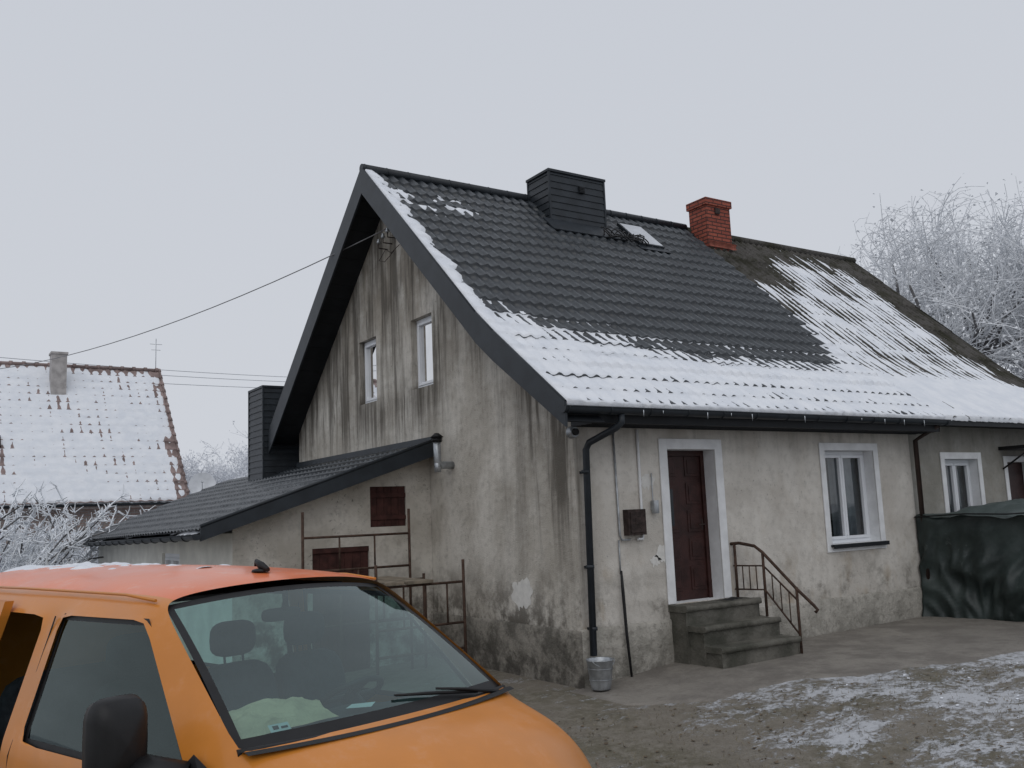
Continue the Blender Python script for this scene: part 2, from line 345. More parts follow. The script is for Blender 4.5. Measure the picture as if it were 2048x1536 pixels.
# ================================================= MAIN HOUSE
H=thing('house',(3,4.6,0),'old grey stucco house with dark tile roof half under snow','house')
door_h=(1.47,.68,2.31,2.60); win_h=(4.53,1.25,5.66,2.60)
mb=wall((0,-.6,6.6,3.05),[door_h,win_h],TF,.26,0,1)
front=mb.obj('wall',[M['front'],M['whitew']],H)
g1=(3.42,3.86,4.11,4.97);g2=(5.42,3.86,6.12,4.97)
mb=wall((0,-.6,9.14,7.6),[g1,g2],TG,.14,0,0)
gw=mb.obj('gable_wall',M['gable'],H)
bm=bmesh.new();bm.from_mesh(gw.data)
def cutp(co,no): bmesh.ops.bisect_plane(bm,geom=bm.verts[:]+bm.edges[:]+bm.faces[:],plane_co=co,plane_no=no,clear_outer=True)
k=.15
cutp((0,4.7,7.58-k),(0,-3.16,3.45)); cutp((0,.85,4.1-k),(0,-1.04,1.41)); cutp((0,4.7,7.58-k),(0,3.75,4.6))
bm.to_mesh(gw.data);bm.free()
mb=MB(); mb.box((0.02,9.10,-.6),(6.6,9.14,3.6)); mb.obj('rear_wall',M['gable'],H)
def plm(name,a,b,d):
    g=G(name); n=g.noise(2.5,7,.7); c=g.mix(g.mr(n,.38,.62),a,b); c=g.mix(g.mr(g.noise(14,5,.7),.5,.7,0,.6),c,d); x,y,z=g.sep()[:3]
    c=g.mix(g.mth('MULTIPLY',g.mr(z,-.1,.3,1,0),g.mr(g.noise(5,5,.7),.35,.6,.2,.8)),c,d); g.bump(g.noise(12,6,.7),.9,.04); return g.fin(c,.9)
def plinth(name,m,ax,a0,a1,zt):
    mb=MB(); P=[]; n=int((a1-a0)/.06)
    for i in range(n+1):
        a=a0+(a1-a0)*i/n; o1=.030+.010*NZ(a*3,1)+.006*NZ(a*11,2); zz=zt+.012*NZ(a*2.5,7)+.008*NZ(a*13,3)
        col_=[(-o1-.004,-.6),(-o1,zt*.5),(-o1+.002,zz-.03),(-o1+.012,zz-.004),(-.002,zz+.008)]
        P.append([(a,y_,z_) if ax=='x' else (y_,a,z_) for y_,z_ in col_])
    mb.grid(P); return mb.obj(name,m,H)
fpm=plm('pale_plinth',(.46,.435,.39),(.31,.295,.26),(.16,.15,.13))
plinth('front_plinth',fpm,'x',-.03,1.37,.50); plinth('front_plinth',fpm,'x',2.6,6.6,.50)
plinth('side_plinth',plm('damp_plinth',(.29,.27,.235),(.12,.112,.096),(.06,.054,.046)),'y',-.03,3.58,.48)
def surround(h,t,T,bottom,P):
    mb=MB(); a,b,c,d=h; mb.box(T(a-t,b-(t if bottom else 0),.002),T(a,d+t,.022));mb.box(T(c,b-(t if bottom else 0),.002),T(c+t,d+t,.022));mb.box(T(a,d,.002),T(c,d+t,.022))
    if bottom: mb.box(T(a,b-t,.002),T(c,b,.022))
    mb.obj('door_surround' if not bottom else 'window_surround',M['whitew'],P,bevel=.006)
surround(door_h,.135,TF,False,H); surround(win_h,.11,TF,True,H)
window(H,TF,*win_h,.16,2)
window(H,TG,*g1,.10,1,False,'half'); window(H,TG,*g2,.10,1,False,'half')
mb=MB(); x0,z0,x1,z1=door_h; yb=.22
mb.box((x0,yb,z0),(x1,yb+.06,z1))
for (a0,a1,b0,b1) in((.08,.34,.12,.42),(.50,.76,.12,.42),(.08,.34,.5,.78),(.5,.76,.5,.78),(.5,.76,.86,1.14),(.5,.76,1.22,1.5),(.08,.34,.86,1.5),(.08,.34,1.58,1.84),(.5,.76,1.58,1.84)):
    mb.box((x0+a0,yb-.010,z0+b0),(x0+a1,yb-.001,z0+b1)); mb.box((x0+a0+.04,yb-.018,z0+b0+.04),(x0+a1-.04,yb-.011,z0+b1-.04))
d=mb.obj('door',M['door'],H,bevel=.006)
mb=MB(); mb.box((x0+.16,yb-.024,z0+.95),(x0+.25,yb-.019,z0+1.42)); mb.obj('door_glass',simple('dark_glass',(.02,.025,.03),.1,.1,3,0),d)
mb=MB(); mb.tube([(x0+.75,yb-.01,z0+.95),(x0+.75,yb-.06,z0+.95),(x0+.64,yb-.06,z0+.95)],.009); mb.box((x0+.735,yb-.012,z0+.88),(x0+.765,yb-.001,z0+1.02)); mb.obj('handle',M['rustdark'],d)
mb=MB(); mb.box((x0+.001,yb-.03,z0),(x0+.06,yb-.001,z1));mb.box((x1-.06,yb-.03,z0),(x1-.001,yb-.001,z1));mb.box((x0+.06,yb-.03,z1-.07),(x1-.06,yb-.001,z1)); mb.obj('frame',M['door'],d,bevel=.004)
mb=tiled(mapx,-.51,6.7,RF,.185,.35,.022,.036,8)
roof=mb.obj('roof',M['tile'],H)
mb=tiled(mapx,-.51,6.7,[(4.7,7.58),(9.35,3.72)],.37,.7,.02,.028,4); mb.obj('rear_roof',M['tile'],roof)
mb=MB(); pr=[(-.60,3.03),(.85,4.10),(1.25,4.42),(4.7,7.58),(9.40,3.68)]; dep=[.24,.34,.36,.40,.42]
for i in range(4):
    (y0,z0),(y1,z1)=pr[i],pr[i+1]; d0,d1=dep[i],dep[i+1]
    A=[(-.545,y0,z0+.05),(-.545,y1,z1+.05),(-.545,y1,z1-d1),(-.545,y0,z0-d0)];B=[(-.512,*p[1:]) for p in A]
    mb.face(A);mb.face(B)
    for k in range(4): mb.face([A[k],A[(k+1)%4],B[(k+1)%4],B[k]])
    mb.tube([(-.53,y0,z0+.045),(-.53,y1,z1+.045)],.016,6)
mb.obj('bargeboard',M['dark'],roof)
mb=MB()
for i in range(4):
    (y0,z0),(y1,z1)=pr[i],pr[i+1]
    o0=.17 if i==0 else .26
    mb.face([(-.511,y0,z0-o0),(.02,y0,z0-o0),(.02,y1,z1-.26),(-.511,y1,z1-.26)])
    for t in np.linspace(0,1,6 if i in(0,) else (2 if i<2 else 22)):
        yy=y0+(y1-y0)*t; zz=z0-o0+(z1-.26-z0+o0)*t; mb.box((-.51,yy-.004,zz-.006),(.0,yy+.004,zz-.001))
mb.face([(-.02,-.47,2.86),(6.7,-.47,2.86),(6.7,.0,2.86),(-.02,.0,2.86)]); mb.face([(-.511,-.47,2.86),(6.7,-.47,2.86),(6.7,-.50,3.08),(-.511,-.50,3.08)])
mb.face([(-.02,-.47,2.86),(-.02,0,2.86),(-.02,0,3.4),(-.02,-.47,3.05)])
mb.face([(-.511,9.1,3.42),(6.7,9.1,3.42),(6.7,9.37,3.42),(-.511,9.37,3.42)]);mb.face([(-.511,9.37,3.42),(6.7,9.37,3.42),(6.7,9.37,3.7),(-.511,9.37,3.7)])
mb.face([(6.72,-.47,2.86),(6.72,.0,2.86),(6.72,.0,3.5),(6.72,-.5,3.08)])
for y in(-.38,-.28,-.18,-.08): mb.box((-.0,y-.004,2.852),(6.69,y+.004,2.859))
mb.obj('soffit',M['soffit'],roof)
mb=MB(); mb.tube([(-.54,4.7,7.615),(6.72,4.7,7.615)],.075,12)
for i in range(18): mb.tube([(-.5+i*.4,4.7,7.615),(-.48+i*.4,4.7,7.615)],.080,12)
mb.obj('ridge_cap',M['dark'],roof)
def gutter(mb,p0,p1,r,n=10):
    p0=Vector(p0);p1=Vector(p1);d=(p1-p0).normalized();s=d.cross(Vector((0,0,1))); P=[]
    for p in(p0,p1): P.append([p+s*(r*math.cos(t))+Vector((0,0,-r*math.sin(t))) for t in np.linspace(0,math.pi,n)])
    mb.grid(P,0); mb.grid([[q+Vector((0,0,.006)) for q in row] for row in P],0)
    for row in P: mb.face(row)
    mb.tube([p0+s*r,p1+s*r],.009,6);mb.tube([p0-s*r,p1-s*r],.009,6)
    L=(p1-p0).length; k=0
    while k*.6<L:
        q=p0+d*(k*.6+.05); mb.tube([q+s*(r+.006)*math.cos(t)+Vector((0,0,-(r+.006)*math.sin(t))) for t in np.linspace(0,math.pi,9)],.007,4); k+=1
mb=MB(); gutter(mb,(-.56,-.575,3.02),(6.75,-.575,3.02),.075); mb.obj('gutter',M['dark'],roof)
mb=MB(); mb.tube([(.28,-.575,2.95),(.28,-.575,2.86),(.25,-.50,2.80),(.13,-.14,2.66),(.11,-.10,2.58),(.07,-.10,.22)],.042,12)
for z in(2.3,1.2,.5): mb.tube([(.085,-.10,z),(.085,-.10,z+.04)],.049,12); mb.box((.07,-.06,z),(.1,0,z+.03))
mb.obj('downpipe',M['dark'],H)
def onroof(x,y,h=0):
    z=interp(y,[-.56,.85,1.25,4.7],[3.06,4.10,4.42,7.58]); return Vector((x,y,z))+Vector((0,-3.16,3.45)).normalized()*h
nn=Vector((0,-3.16,3.45)).normalized(); sl=Vector((0,3.45,3.16)).normalized()
def rbox(mb,x0,x1,s0,s1,h0,h1,mi=0,org=onroof(0,3.7)):
    P=[]
    for h in(h0,h1):
        for (x,s) in((x0,s0),(x1,s0),(x1,s1),(x0,s1)): P.append(Vector((x,org.y,org.z))+sl*s+nn*h)
    n=len(mb.v); mb.v.extend([tuple(p) for p in P])
    for q in((0,3,2,1),(4,5,6,7),(0,1,5,4),(1,2,6,5),(2,3,7,6),(3,0,4,7)): mb.f.append(tuple(n+i for i in q)); mb.m.append(mi); mb.s.append(False)
mb=MB(); rbox(mb,4.53,5.11,-.03,.0,.02,.075);rbox(mb,4.53,5.11,.80,.83,.02,.075);rbox(mb,4.53,4.56,.0,.80,.02,.075);rbox(mb,5.08,5.11,.0,.80,.02,.075);rbox(mb,4.45,5.18,-.18,-.03,.03,.045)
sk=mb.obj('skylight',M['dark'],roof)
mb=MB(); rbox(mb,4.56,5.08,.0,.80,.04,.085); mb.obj('skylight_glass',simple('frosty_glass',(.48,.50,.53),.3,.1,4,.1),roof)
def clad(x0,x1,y0,y1,z0,z1,name,par_,cap=.03):
    mb=MB(); z=z0
    while z<z1-.02:
        zz=min(z+.125,z1); e=.014
        lo=[(x0-e,y0-e,z),(x1+e,y0-e,z),(x1+e,y1+e,z),(x0-e,y1+e,z)];hi=[(x0,y0,zz),(x1,y0,zz),(x1,y1,zz),(x0,y1,zz)]
        for i in range(4): mb.face([lo[i],lo[(i+1)%4],hi[(i+1)%4],hi[i]])
        mb.face(lo); mb.face(hi); z=zz
    mb.box((x0-cap,y0-cap,z1),(x1+cap,y1+cap,z1+.045))
    for (a,b) in((x0,y0),(x1,y0),(x0,y1),(x1,y1)): mb.box((a-.018,b-.018,z0),(a+.018,b+.018,z1))
    return mb.obj(name,M['dark'],par_)
ch=clad(2.80,4.05,4.04,4.70,6.75,7.93,'chimney',roof)
mb=MB(); mb.box((3.45,4.0,7.62),(3.57,4.03,7.74))
for i in range(4): mb.box((3.455,3.99,7.63+i*.028),(3.565,3.999,7.642+i*.028))
mb.obj('vent_grille',M['soffit'],ch)
mb=MB(); rbox(mb,2.62,4.25,.05,.5,.035,.06); mb.obj('chimney_flashing',M['dark'],roof)
cb=thing('cable_bundle',tuple(onroof(4.1,3.7,.05)),'tangled black cables lying on the dark roof below the chimney','cable')
mb=MB()
for k in range(5):
    mb.tube([onroof(3.75+.95*t+.03*NZ(k,t*5),3.78+.12*math.sin(t*9+k*1.3)+.06*NZ(t*7,k),.07+.07*abs(math.sin(t*11+k))) for t in np.linspace(0,1,26)],.013,5)
mb.obj('cable',M['black'],cb)
def Tmain(u,s,p):
    y=p.x; fr=(s/.35)%1
    y0=interp(u,[-.5,-.1,.4,1.2,3,5.0,5.9,6.4,6.7],[2.15,1.75,1.5,1.36,1.12,1.08,1.2,1.65,2.3])+.18*NZ(u*1.6,1)+.09*NZ(u*7,5)+.05*NZ(u*19,6)
    f=ss(y0-y,-.65,1.0); t=-.030+.071*f
    t+= .024*NZ(u*9,s*1.2)*(1-abs(2*f-1))+.012*NZ(u*2.2,s*2.6,4)*f
    rel=(1.2-.6*ss(.2-y,0,.8))*max(0,.85+1.1*NZ(u*1.4,s*1.8,11))
    t+= (.030*fr-.015)*(.4+.6*f)*rel + .011*math.cos(2*math.pi*u/.185)*f*rel
    wv=.20+.13*NZ(s*1.7,4)+.12*NZ(s*6,8); fv=ss(wv-(u+.5),-.16,.08); t=max(t,-.03+.078*fv+.02*fr*fv)
    bl=NZ(u*2.3+5,s*3.1)+.5*NZ(u*9,s*9)+.2*(fr-.5); fb=ss(bl,-.12,.40)*ss(1.6-u,0,.8)*ss(y,3.5,3.85)*ss(4.62-y,0,.2); t=max(t,-.03+.065*fb)
    return t+.009*NZ(u*16,s*16)
mb=snowsheet(mapx,-.53,6.72,RF,.036,.036,Tmain,off=.045); mb.obj('snow_cover',M['snow'],roof)
ice=simple('ice',(.7,.75,.8),.15,.05,5,0)
for i in range(10):
    mb=MB(); x=random.uniform(.2,6.4); L=random.uniform(.03,.09); mb.tube([(x,-.655,3.0),(x,-.655,3.0-L)],[.006,.001],5); mb.obj('icicle',ice,roof)
ol=MB(); ol.tube([(-.03,-.01,2.79),(-.03,-.09,2.79)],[.075,.06],16); ol.tube([(-.03,-.09,2.79),(-.03,-.12,2.79)],[.045,.04],12,1); ol.obj('wall_lamp',[M['galv'],M['black']],H)
ol=MB()
for k in range(3): ol.tube([(0,4.55+k*.17,6.45-.05*k),(-.16,4.55+k*.17,6.45-.05*k),(-.16,4.55+k*.17,6.54-.05*k)],.010,6); ol.lathe([(0,0),(.03,0),(.038,.03),(.02,.05),(.03,.07),(0,.08)],(-.16,4.55+k*.17,6.53-.05*k),10,1)
ol.tube([(-.02,4.4,6.3),(-.08,4.6,6.2),(-.03,4.9,6.35),(-.06,5.1,6.2),(-.1,4.8,6.1),(-.02,4.6,6.25)],.006,5)
ol.obj('insulator_bracket',[M['rustdark'],M['galv']],H)
mb=MB(); mb.box((.70,-.10,1.55),(.98,-.001,1.86)); mb.box((.73,-.112,1.58),(.95,-.101,1.83)); mb.box((.80,-.118,1.68),(.88,-.113,1.76)); mb.obj('meter_box',M['rustdark'],H,bevel=.008)
mb=MB(); mb.tube([(.985,-.02,2.84),(.985,-.02,1.56),(.97,-.03,1.50),(.88,-.04,1.50)],.017,8); mb.obj('conduit',M['whitew'],H)
mb=MB(); mb.tube([(.60,-.02,2.80),(.62,-.02,1.56),(.64,-.03,1.50),(.76,-.04,1.50)],.013,8); mb.tube([(.60,-.018,1.5),(.60,-.018,1.1)],.01,6); mb.obj('conduit',M['galv'],H)
mb=MB(); mb.tube([(1.18,-.06,1.80),(1.18,-.06,1.96)],.045,12); mb.box((1.15,-.04,1.84),(1.21,-.002,1.95)); mb.tube([(1.18,-.02,1.92),(1.18,-.02,2.3)],.008,6); mb.obj('wall_lantern',M['galv'],H,bevel=.01)
pm=simple('fresh_plaster',(.66,.65,.62),.9,.08,12,.4)
def patch(cx_,cz_,r,T,seed,c=.004):
    mb=MB(); mb.face([T(cx_+r*math.cos(t)*(1+.6*NZ(math.cos(t)*2+seed,math.sin(t)*2)),cz_+r*.8*math.sin(t)*(1+.7*NZ(seed,math.cos(t)*3,math.sin(t)*3)),c) for t in np.linspace(0,6.283,50)[:-1]]); mb.obj('plaster_patch',pm,H)
patch(1.22,.86,.22,TG,1);patch(1.32,1.30,.13,TF,5);patch(1.18,1.22,.08,TF,9);patch(1.12,2.2,.11,TF,12)
# ---- lean-to
lw=3.6
shut=(-.99,1.76,-.42,2.34); hat=(-1.87,-.3,-1.02,1.50)
TL=lambda a,b,c:(a,lw-c,b)
mb=wall((-2.97,-.8,-.003,2.86),[shut,hat],TL,.08); lo=mb.obj('lean_to_wall',M['gable'],H)
bm=bmesh.new();bm.from_mesh(lo.data);cutp((0,lw,2.86),(-.338,0,1));bm.to_mesh(lo.data);bm.free()
TS=lambda a,b,c:(-2.97-c,a,b)
sw=(6.4,.85,7.55,1.46); YE=14.0
mb=wall((3.6,-.8,13.6,1.76),[sw],TS,.12); mb.obj('lean_to_side_wall',simple('pale_render',(.78,.77,.71),.9,.12,2,.4),H)
window(H,TS,*sw,.04,2,True,True,.07)
mb=MB(); mb.box((-2.97,13.56,-.8),(0,13.6,1.8)); mb.box((-.02,9.15,-.8),(0,13.55,2.8)); mb.obj('lean_to_rear_wall',M['gable'],H)
mb=MB()
for k in range(5): mb.box((shut[0]+k*.114,lw+.02,shut[1]),(shut[0]+k*.114+.11,lw+.045,shut[3]))
mb.box((shut[0],lw+.0,shut[1]+.1),(shut[2],lw+.019,shut[1]+.16));mb.box((shut[0],lw+.0,shut[3]-.16),(shut[2],lw+.019,shut[3]-.1)); mb.obj('shutter',M['shutter'],H,bevel=.003)
mb=MB()
for k in range(7): mb.box((hat[0]+k*.1214,lw+.03,hat[1]),(hat[0]+k*.1214+.118,lw+.055,hat[3]))
mb.box((hat[0],lw+.005,hat[3]-.07),(hat[2],lw+.029,hat[3])); mb.box((hat[0],lw+.005,.6),(hat[2],lw+.029,.68)); mb.obj('shed_door',M['shutter'],H,bevel=.003)
def mapl(u,q): return (q.x,u,q.y-.014*(u-3.3)*(-q.x/3.4))
LP=[(-.0,2.97),(-3.45,1.805)]
mb=tiled(mapl,3.3,YE,LP,.185,.35,.018,.03,6); lr=mb.obj('lean_to_roof',M['tile'],H)
mb=snowsheet(mapl,3.3,YE,LP,.06,.05,lambda u,s,p:-.03+.034*ss(NZ(u*.9,s*3)+.5*NZ(u*4,s*9),-.1,.7)+.03*ss(.06-abs(s-3.5),0,.1)); mb.obj('snow_cover',M['snow'],lr)
mb=MB(); a=(-.0,2.99);b=(-3.47,1.83)
P=[(a[0],3.27,a[1]+.03),(b[0],3.27,b[1]+.03),(b[0],3.27,b[1]-.15),(a[0],3.27,a[1]-.2)];Q=[(p[0],3.30,p[2]) for p in P]; mb.face(P);mb.face(Q)
for k in range(4): mb.face([P[k],P[(k+1)%4],Q[(k+1)%4],Q[k]])
mb.face([(0,3.30,2.82),(-3.47,3.30,1.70),(-3.47,YE,1.55),(0,YE,2.82)])
mb.box((-.07,3.3,2.95),(-.0,9.1,3.06)); mb.tube([(0,3.28,3.03),(-3.47,3.28,1.87)],.025,6)
mb.obj('lean_to_bargeboard',M['dark'],lr)
mb=MB(); gutter(mb,(-3.52,YE,1.61),(-3.52,3.25,1.76),.065); mb.obj('gutter',M['dark'],lr)
clad(-.62,.62,9.5,10.4,2.4,4.62,'chimney',lr,.02)
mb=MB(); mb.tube([(0,2.90,2.60),(-.2,2.90,2.60),(-.25,2.90,2.64),(-.25,2.90,2.95)],.055,12); mb.tube([(-.25,2.9,2.5),(-.25,2.9,2.66)],.05,12)
mb.obj('vent_pipe',M['galv'],H)
mb=MB(); mb.tube([(-.25,2.9,2.93),(-.25,2.9,3.0)],.07,12);mb.tube([(-.25,2.9,3.0),(-.25,2.9,3.06)],[.10,.03],12)
for z in(2.955,2.98): mb.tube([(-.25,2.9,z),(-.25,2.9,z+.008)],.085,12)
mb.obj('pipe_cowl',M['black'],H)
# ---- steps
mb=MB(); st=[(-.30,.67),(-.56,.45),(-.82,.23)]
for i,(yy,zt) in enumerate(st):
    y1=0 if i==0 else st[i-1][0]
    xa,xb=1.34+.02*i,2.63+.05*i
    rz=lambda a,b,sd:.016*NZ(a*5,b*5,sd)+.008*NZ(a*14,b*14,sd)
    P=[]
    for k in range(31):
        x=xa+(xb-xa)*k/30; P.append([(x,yy+.0+rz(x,z,i+3),z) for z in np.linspace(-.3,zt-.07,8)])
    mb.grid(P)
    for xs in(xa+.02,xb-.02): mb.grid([[(xs+rz(y,z,i+7),y,z) for z in np.linspace(-.3,zt-.06,8)] for y in np.linspace(yy,y1,6)])
    P=[]
    for k in range(41):
        x=xa+(xb-xa)*k/40; w_=.030*NZ(x*4,i*3)+.018*NZ(x*14,i); h_=.014*NZ(x*4,i+9)+.006*NZ(x*15,i)
        P.append([(x,yy+.01,zt-.075),(x,yy-.03+w_,zt-.06),(x,yy-.028+w_,zt-.012+h_),(x,yy-.008+w_,zt+h_),(x,(yy+y1)/2,zt-.012+h_),(x,y1+(.05 if i else 0),zt)])
    mb.grid(P)
    for k in(0,40): mb.face(P[k]+[(P[k][0][0],y1+(.05 if i else 0),zt-.075)])
mb.obj('steps',M['concrete'],H)
R_=thing('handrail',(2.65,-.4,.1),'rusty brown steel handrail beside the concrete entrance steps','railing')
mb=MB(); xr=lambda y:2.50-.30*y
hp=[(xr(0),.02,1.36),(xr(-.12),-.12,1.37),(xr(-.32),-.32,1.33),(xr(-.42),-.42,1.25),(xr(-.82),-.82,.80),(xr(-1.02),-1.02,.60),(xr(-1.06),-1.06,.55),(xr(-1.03),-1.03,.52)]
mb.tube(hp,.021,8); mb.obj('rail',M['rust'],R_)
for (y,z0,z1) in((-.42,.45,1.26),(-.82,-.0,.82),(-.05,.67,1.36)):
    mb=MB(); mb.tube([(xr(y),y,z0),(xr(y),y,z1)],.018,8); mb.obj('post',M['rust'],R_)
mb=MB(); mb.tube([(xr(-.02),-.02,1.08),(xr(-.42),-.42,1.08),(xr(-.82),-.82,.66)],.012,6); mb.tube([(xr(-.02),-.02,.78),(xr(-.42),-.42,.78),(xr(-.82),-.82,.24)],.012,6)
for y in(-.14,-.23,-.32,): mb.tube([(xr(y),y,.78),(xr(y),y,1.08)],.008,6)
for y in(-.52,-.62,-.72): t=(-.42-y)/.4; mb.tube([(xr(y),y,.78-.54*t),(xr(y),y,1.08-.42*t)],.008,6)
mb.obj('balusters',M['rust'],R_)
# ================================================= ATTACHED HOUSE
A=thing('attached_house',(9.5,4.6,0),'older attached house with mossy corrugated roof streaked with snow','house')
aw=(7.50,1.15,8.45,2.47); ad=(9.35,.3,10.15,2.42)
mb=wall((6.6,-.6,11.9,3.2),[aw,ad],TF,.2,0,1); mb.obj('wall',[M['old'],M['whitew']],A)
surround(aw,.11,TF,True,A);surround(ad,.10,TF,False,A)
window(A,TF,*aw,.14,2); mb=MB(); mb.box((ad[0],.16,ad[1]),(ad[2],.2,ad[3])); mb.box((ad[0]+.1,.14,ad[1]+.2),(ad[2]-.1,.159,ad[3]-.2)); mb.obj('door',M['door'],A)
mb=MB(); mb.box((9.15,-.55,2.62),(10.4,-.0,2.68)); mb.box((9.15,-.56,2.52),(10.4,-.53,2.66)); mb.tube([(9.2,-.5,2.6),(9.2,-.02,2.3)],.015,6); mb.obj('awning',M['black'],A)
mb=MB(); mb.face([(11.9,0,-.6),(11.9,9.1,-.6),(11.9,9.1,3.4),(11.9,4.7,7.3),(11.9,0,3.2)]); mb.box((6.6,9.1,-.6),(11.9,9.14,3.4)); mb.obj('rear_wall',M['old'],A)
RO=[(4.7,7.54),(1.25,4.38),(.85,4.06),(-.52,3.07)]
trim=lambda f:12.15-.45*f
mb=tiled(mapx,6.715,12.2,RO,.177,1.1,.028,.012,8,trim); ar=mb.obj('roof',M['moss'],A)
mb=tiled(mapx,6.715,12.2,[(4.7,7.54),(9.35,3.68)],.35,1.5,.02,.01,4); mb.obj('rear_roof',M['moss'],ar)
mb=MB(); mb.tube([(6.74,4.7,7.55),(12.2,4.7,7.55)],.09,8); mb.obj('ridge_cap',M['moss'],ar)
mb=MB(); mb.face([(6.73,-.5,3.0),(11.75,-.5,3.0),(11.75,0,3.0),(6.73,0,3.0)]); mb.box((6.73,-.5,2.96),(11.75,-.47,3.05)); mb.obj('soffit',M['soffit'],ar)
def Told(u,s,p):
    y=p.x; k=.8*NZ(u*5.65,s*.5)+.55*NZ(u*12,s*1.1,3)+.8*NZ(u*1.3,s*1.1,9)+.35*NZ(u*4,s*4,13)
    cov=.62+.08*ss(3.9-y,-.3,3.2)+.30*ss(1.4-y,0,1.3)
    cov-=.60*ss(y,2.6,3.8)*ss(8.2-u,-.5,.7)+.42*ss(y,3.8,4.6)
    ed=12.15-.45*(1-y/5); cov-=.95*ss(u,ed-1.25,ed-.2)*ss(y,-.2,1.2)*(.7+.9*NZ(s*2,1))
    f=ss(cov+.32*k,-.05,1.0); return -.030+.073*f+.009*NZ(u*18,s*18)
mb=snowsheet(mapx,6.73,12.1,RO,.032,.045,Told,off=.02,trim=trim); mb.obj('snow_cover',M['snow'],ar)
mb=MB(); mb.box((6.82,4.16,6.85),(7.50,4.66,7.97)); mb.box((6.785,4.125,7.97),(7.535,4.695,8.12)); mb.box((6.86,4.20,8.121),(7.46,4.62,8.14),1)
bc=mb.obj('chimney',[M['brick'],M['concrete']],ar,bevel=.006)
mb=MB(); mb.box((7.05,4.12,7.80),(7.17,4.158,7.92)); mb.obj('vent_grille',M['rustdark'],bc)
mb=MB(); P=[]
for i in range(13):
    x=6.78+.76*i/12; P.append([onroof(x,4.16,.05+.08),onroof(x,4.15,.06),onroof(x,4.10+.03*NZ(x*6,1),.045)])
mb.grid(P); mb.obj('chimney_flashing',simple('red_flashing',(.20,.06,.04),.8,.35,8,.3),ar)
mb=MB(); mb.tube([(6.62,-.52,2.95),(6.60,-.12,2.75),(6.60,-.10,.3)],.038,10); mb.obj('downpipe',simple('brown_pipe',(.035,.022,.018),.5,.2,5,.1),A)
# ================================================= small things
bz=gz(0,0)+.03
B=thing('bucket',(.02,-.26,bz),'dented galvanised metal bucket under the downpipe at the house corner','bucket')
mb=MB(); mb.lathe([(0,.0),(.105,.0),(.108,.015),(.118,.06),(.150,.31),(.156,.315),(.158,.325),(.150,.33),(.145,.32),(.115,.08),(0,.06)],(.02,-.27,bz),28); mb.lathe([(.127,.1),(.132,.105),(.130,.115)],(.02,-.27,bz),28); mb.lathe([(.139,.22),(.144,.225),(.142,.235)],(.02,-.27,bz),28); mb.obj('pail',M['galv'],B)
mb=MB(); mb.tube([(.02+.155*math.cos(t),-.27-.06*math.sin(t)-.06,bz+.33-.08*math.sin(t)) for t in np.linspace(0,math.pi,14)],.004,5); mb.obj('handle',M['galv'],B)
mb=MB(); mb.tube([(.02,-.27,bz+.24),(.02,-.27,bz+.27)],[.13,.13],20); mb.obj('ice',M['snow'],B)
mb=MB(); mb.tube([(.585,-.05,1.14),(.59,-.055,.9),(.60,-.07,.4),(.615,-.10,-.09)],[.014,.02,.018,.014],8); o=mb.obj('steel_rod',M['black']); lab(o,'dark iron bar leaning against the stucco wall','bar')
mb=MB(); P=[]
for i in range(13): P.append([(2.1+.30*i/12,-.15-.11*j/6+.01*NZ(i*.5,3),.680+.03*max(0,math.sin(i*.26)*math.sin(j*.52))+.015*NZ(i*.4,j*.5)) for j in range(7)])
mb.grid(P); o=mb.obj('floor_cloth',M['black']); lab(o,'crumpled black cloth lying on the top entrance step','cloth')
S=thing('scaffold',(-1.2,2.5,gz(-1,2)),'rusty tubular scaffold frames with wooden plank by the gable wall','scaffolding')
def frame(x0,x1,y,z0,z1,bars,mids):
    mb=MB(); mb.tube([(x0,y,z0),(x0,y,z1)],.020,8); mb.tube([(x1,y,z0),(x1,y,z1)],.020,8)
    for z in bars: mb.tube([(x0,y,z),(x1,y,z)],.016,8)
    for (a,za,zb) in mids: mb.tube([(x0+(x1-x0)*a,y,za),(x0+(x1-x0)*a,y,zb)],.013,8)
    mb.obj('frame',M['rust'],S)
frame(-2.23,-.68,3.0,-.25,2.0,[1.66,1.22,.5],[(.33,1.22,1.66),(.66,1.22,1.66),(.5,.5,1.22)])
frame(-1.75,-.52,1.8,-.22,1.31,[1.03,.52,.2],[(.30,.52,1.03),(.55,.52,1.03),(.8,.52,1.03)])
frame(-1.75,-.52,2.9,-.22,1.1,[1.03,.52],[(.5,.52,1.03)])
mb=MB(); mb.box((-1.35,1.72,1.05),(-1.0,3.05,1.09)); mb.box((-1.65,1.74,1.052),(-1.4,3.0,1.09)); mb.obj('plank',M['board'],S,bevel=.004)
# tarp covered stack
Tp=thing('tarp_covered_stack',(7.8,-1.2,.05),'woodpile wrapped in dark green tarpaulin against the house wall','tarp')
g=G('green_tarpaulin'); x,y,z=g.sep()[:3]; c=g.mix(g.mr(g.noise(1.8,5,.6),.35,.7),(.012,.019,.018),(.036,.050,.047)); c=g.mix(g.mr(g.noise(5,6,.7),.6,.72,0,.4),c,(.12,.14,.14)); c=g.mix(g.mr(z,1.50,1.62,0,.55),c,(.085,.11,.105)); g.bump(g.noise(14,4),.3,.02); tm=g.fin(c,.48,Specular_IOR_Level=.4)
mb=MB()
pl=[Vector(p) for p in [(9.3,.0),(6.55,-.02),(6.62,-.5),(6.72,-1.2),(6.78,-1.9),(6.9,-2.35),(7.6,-2.5),(9.3,-2.5)]]; seg=[(pl[i+1]-pl[i]).length for i in range(len(pl)-1)]; TT=sum(seg)
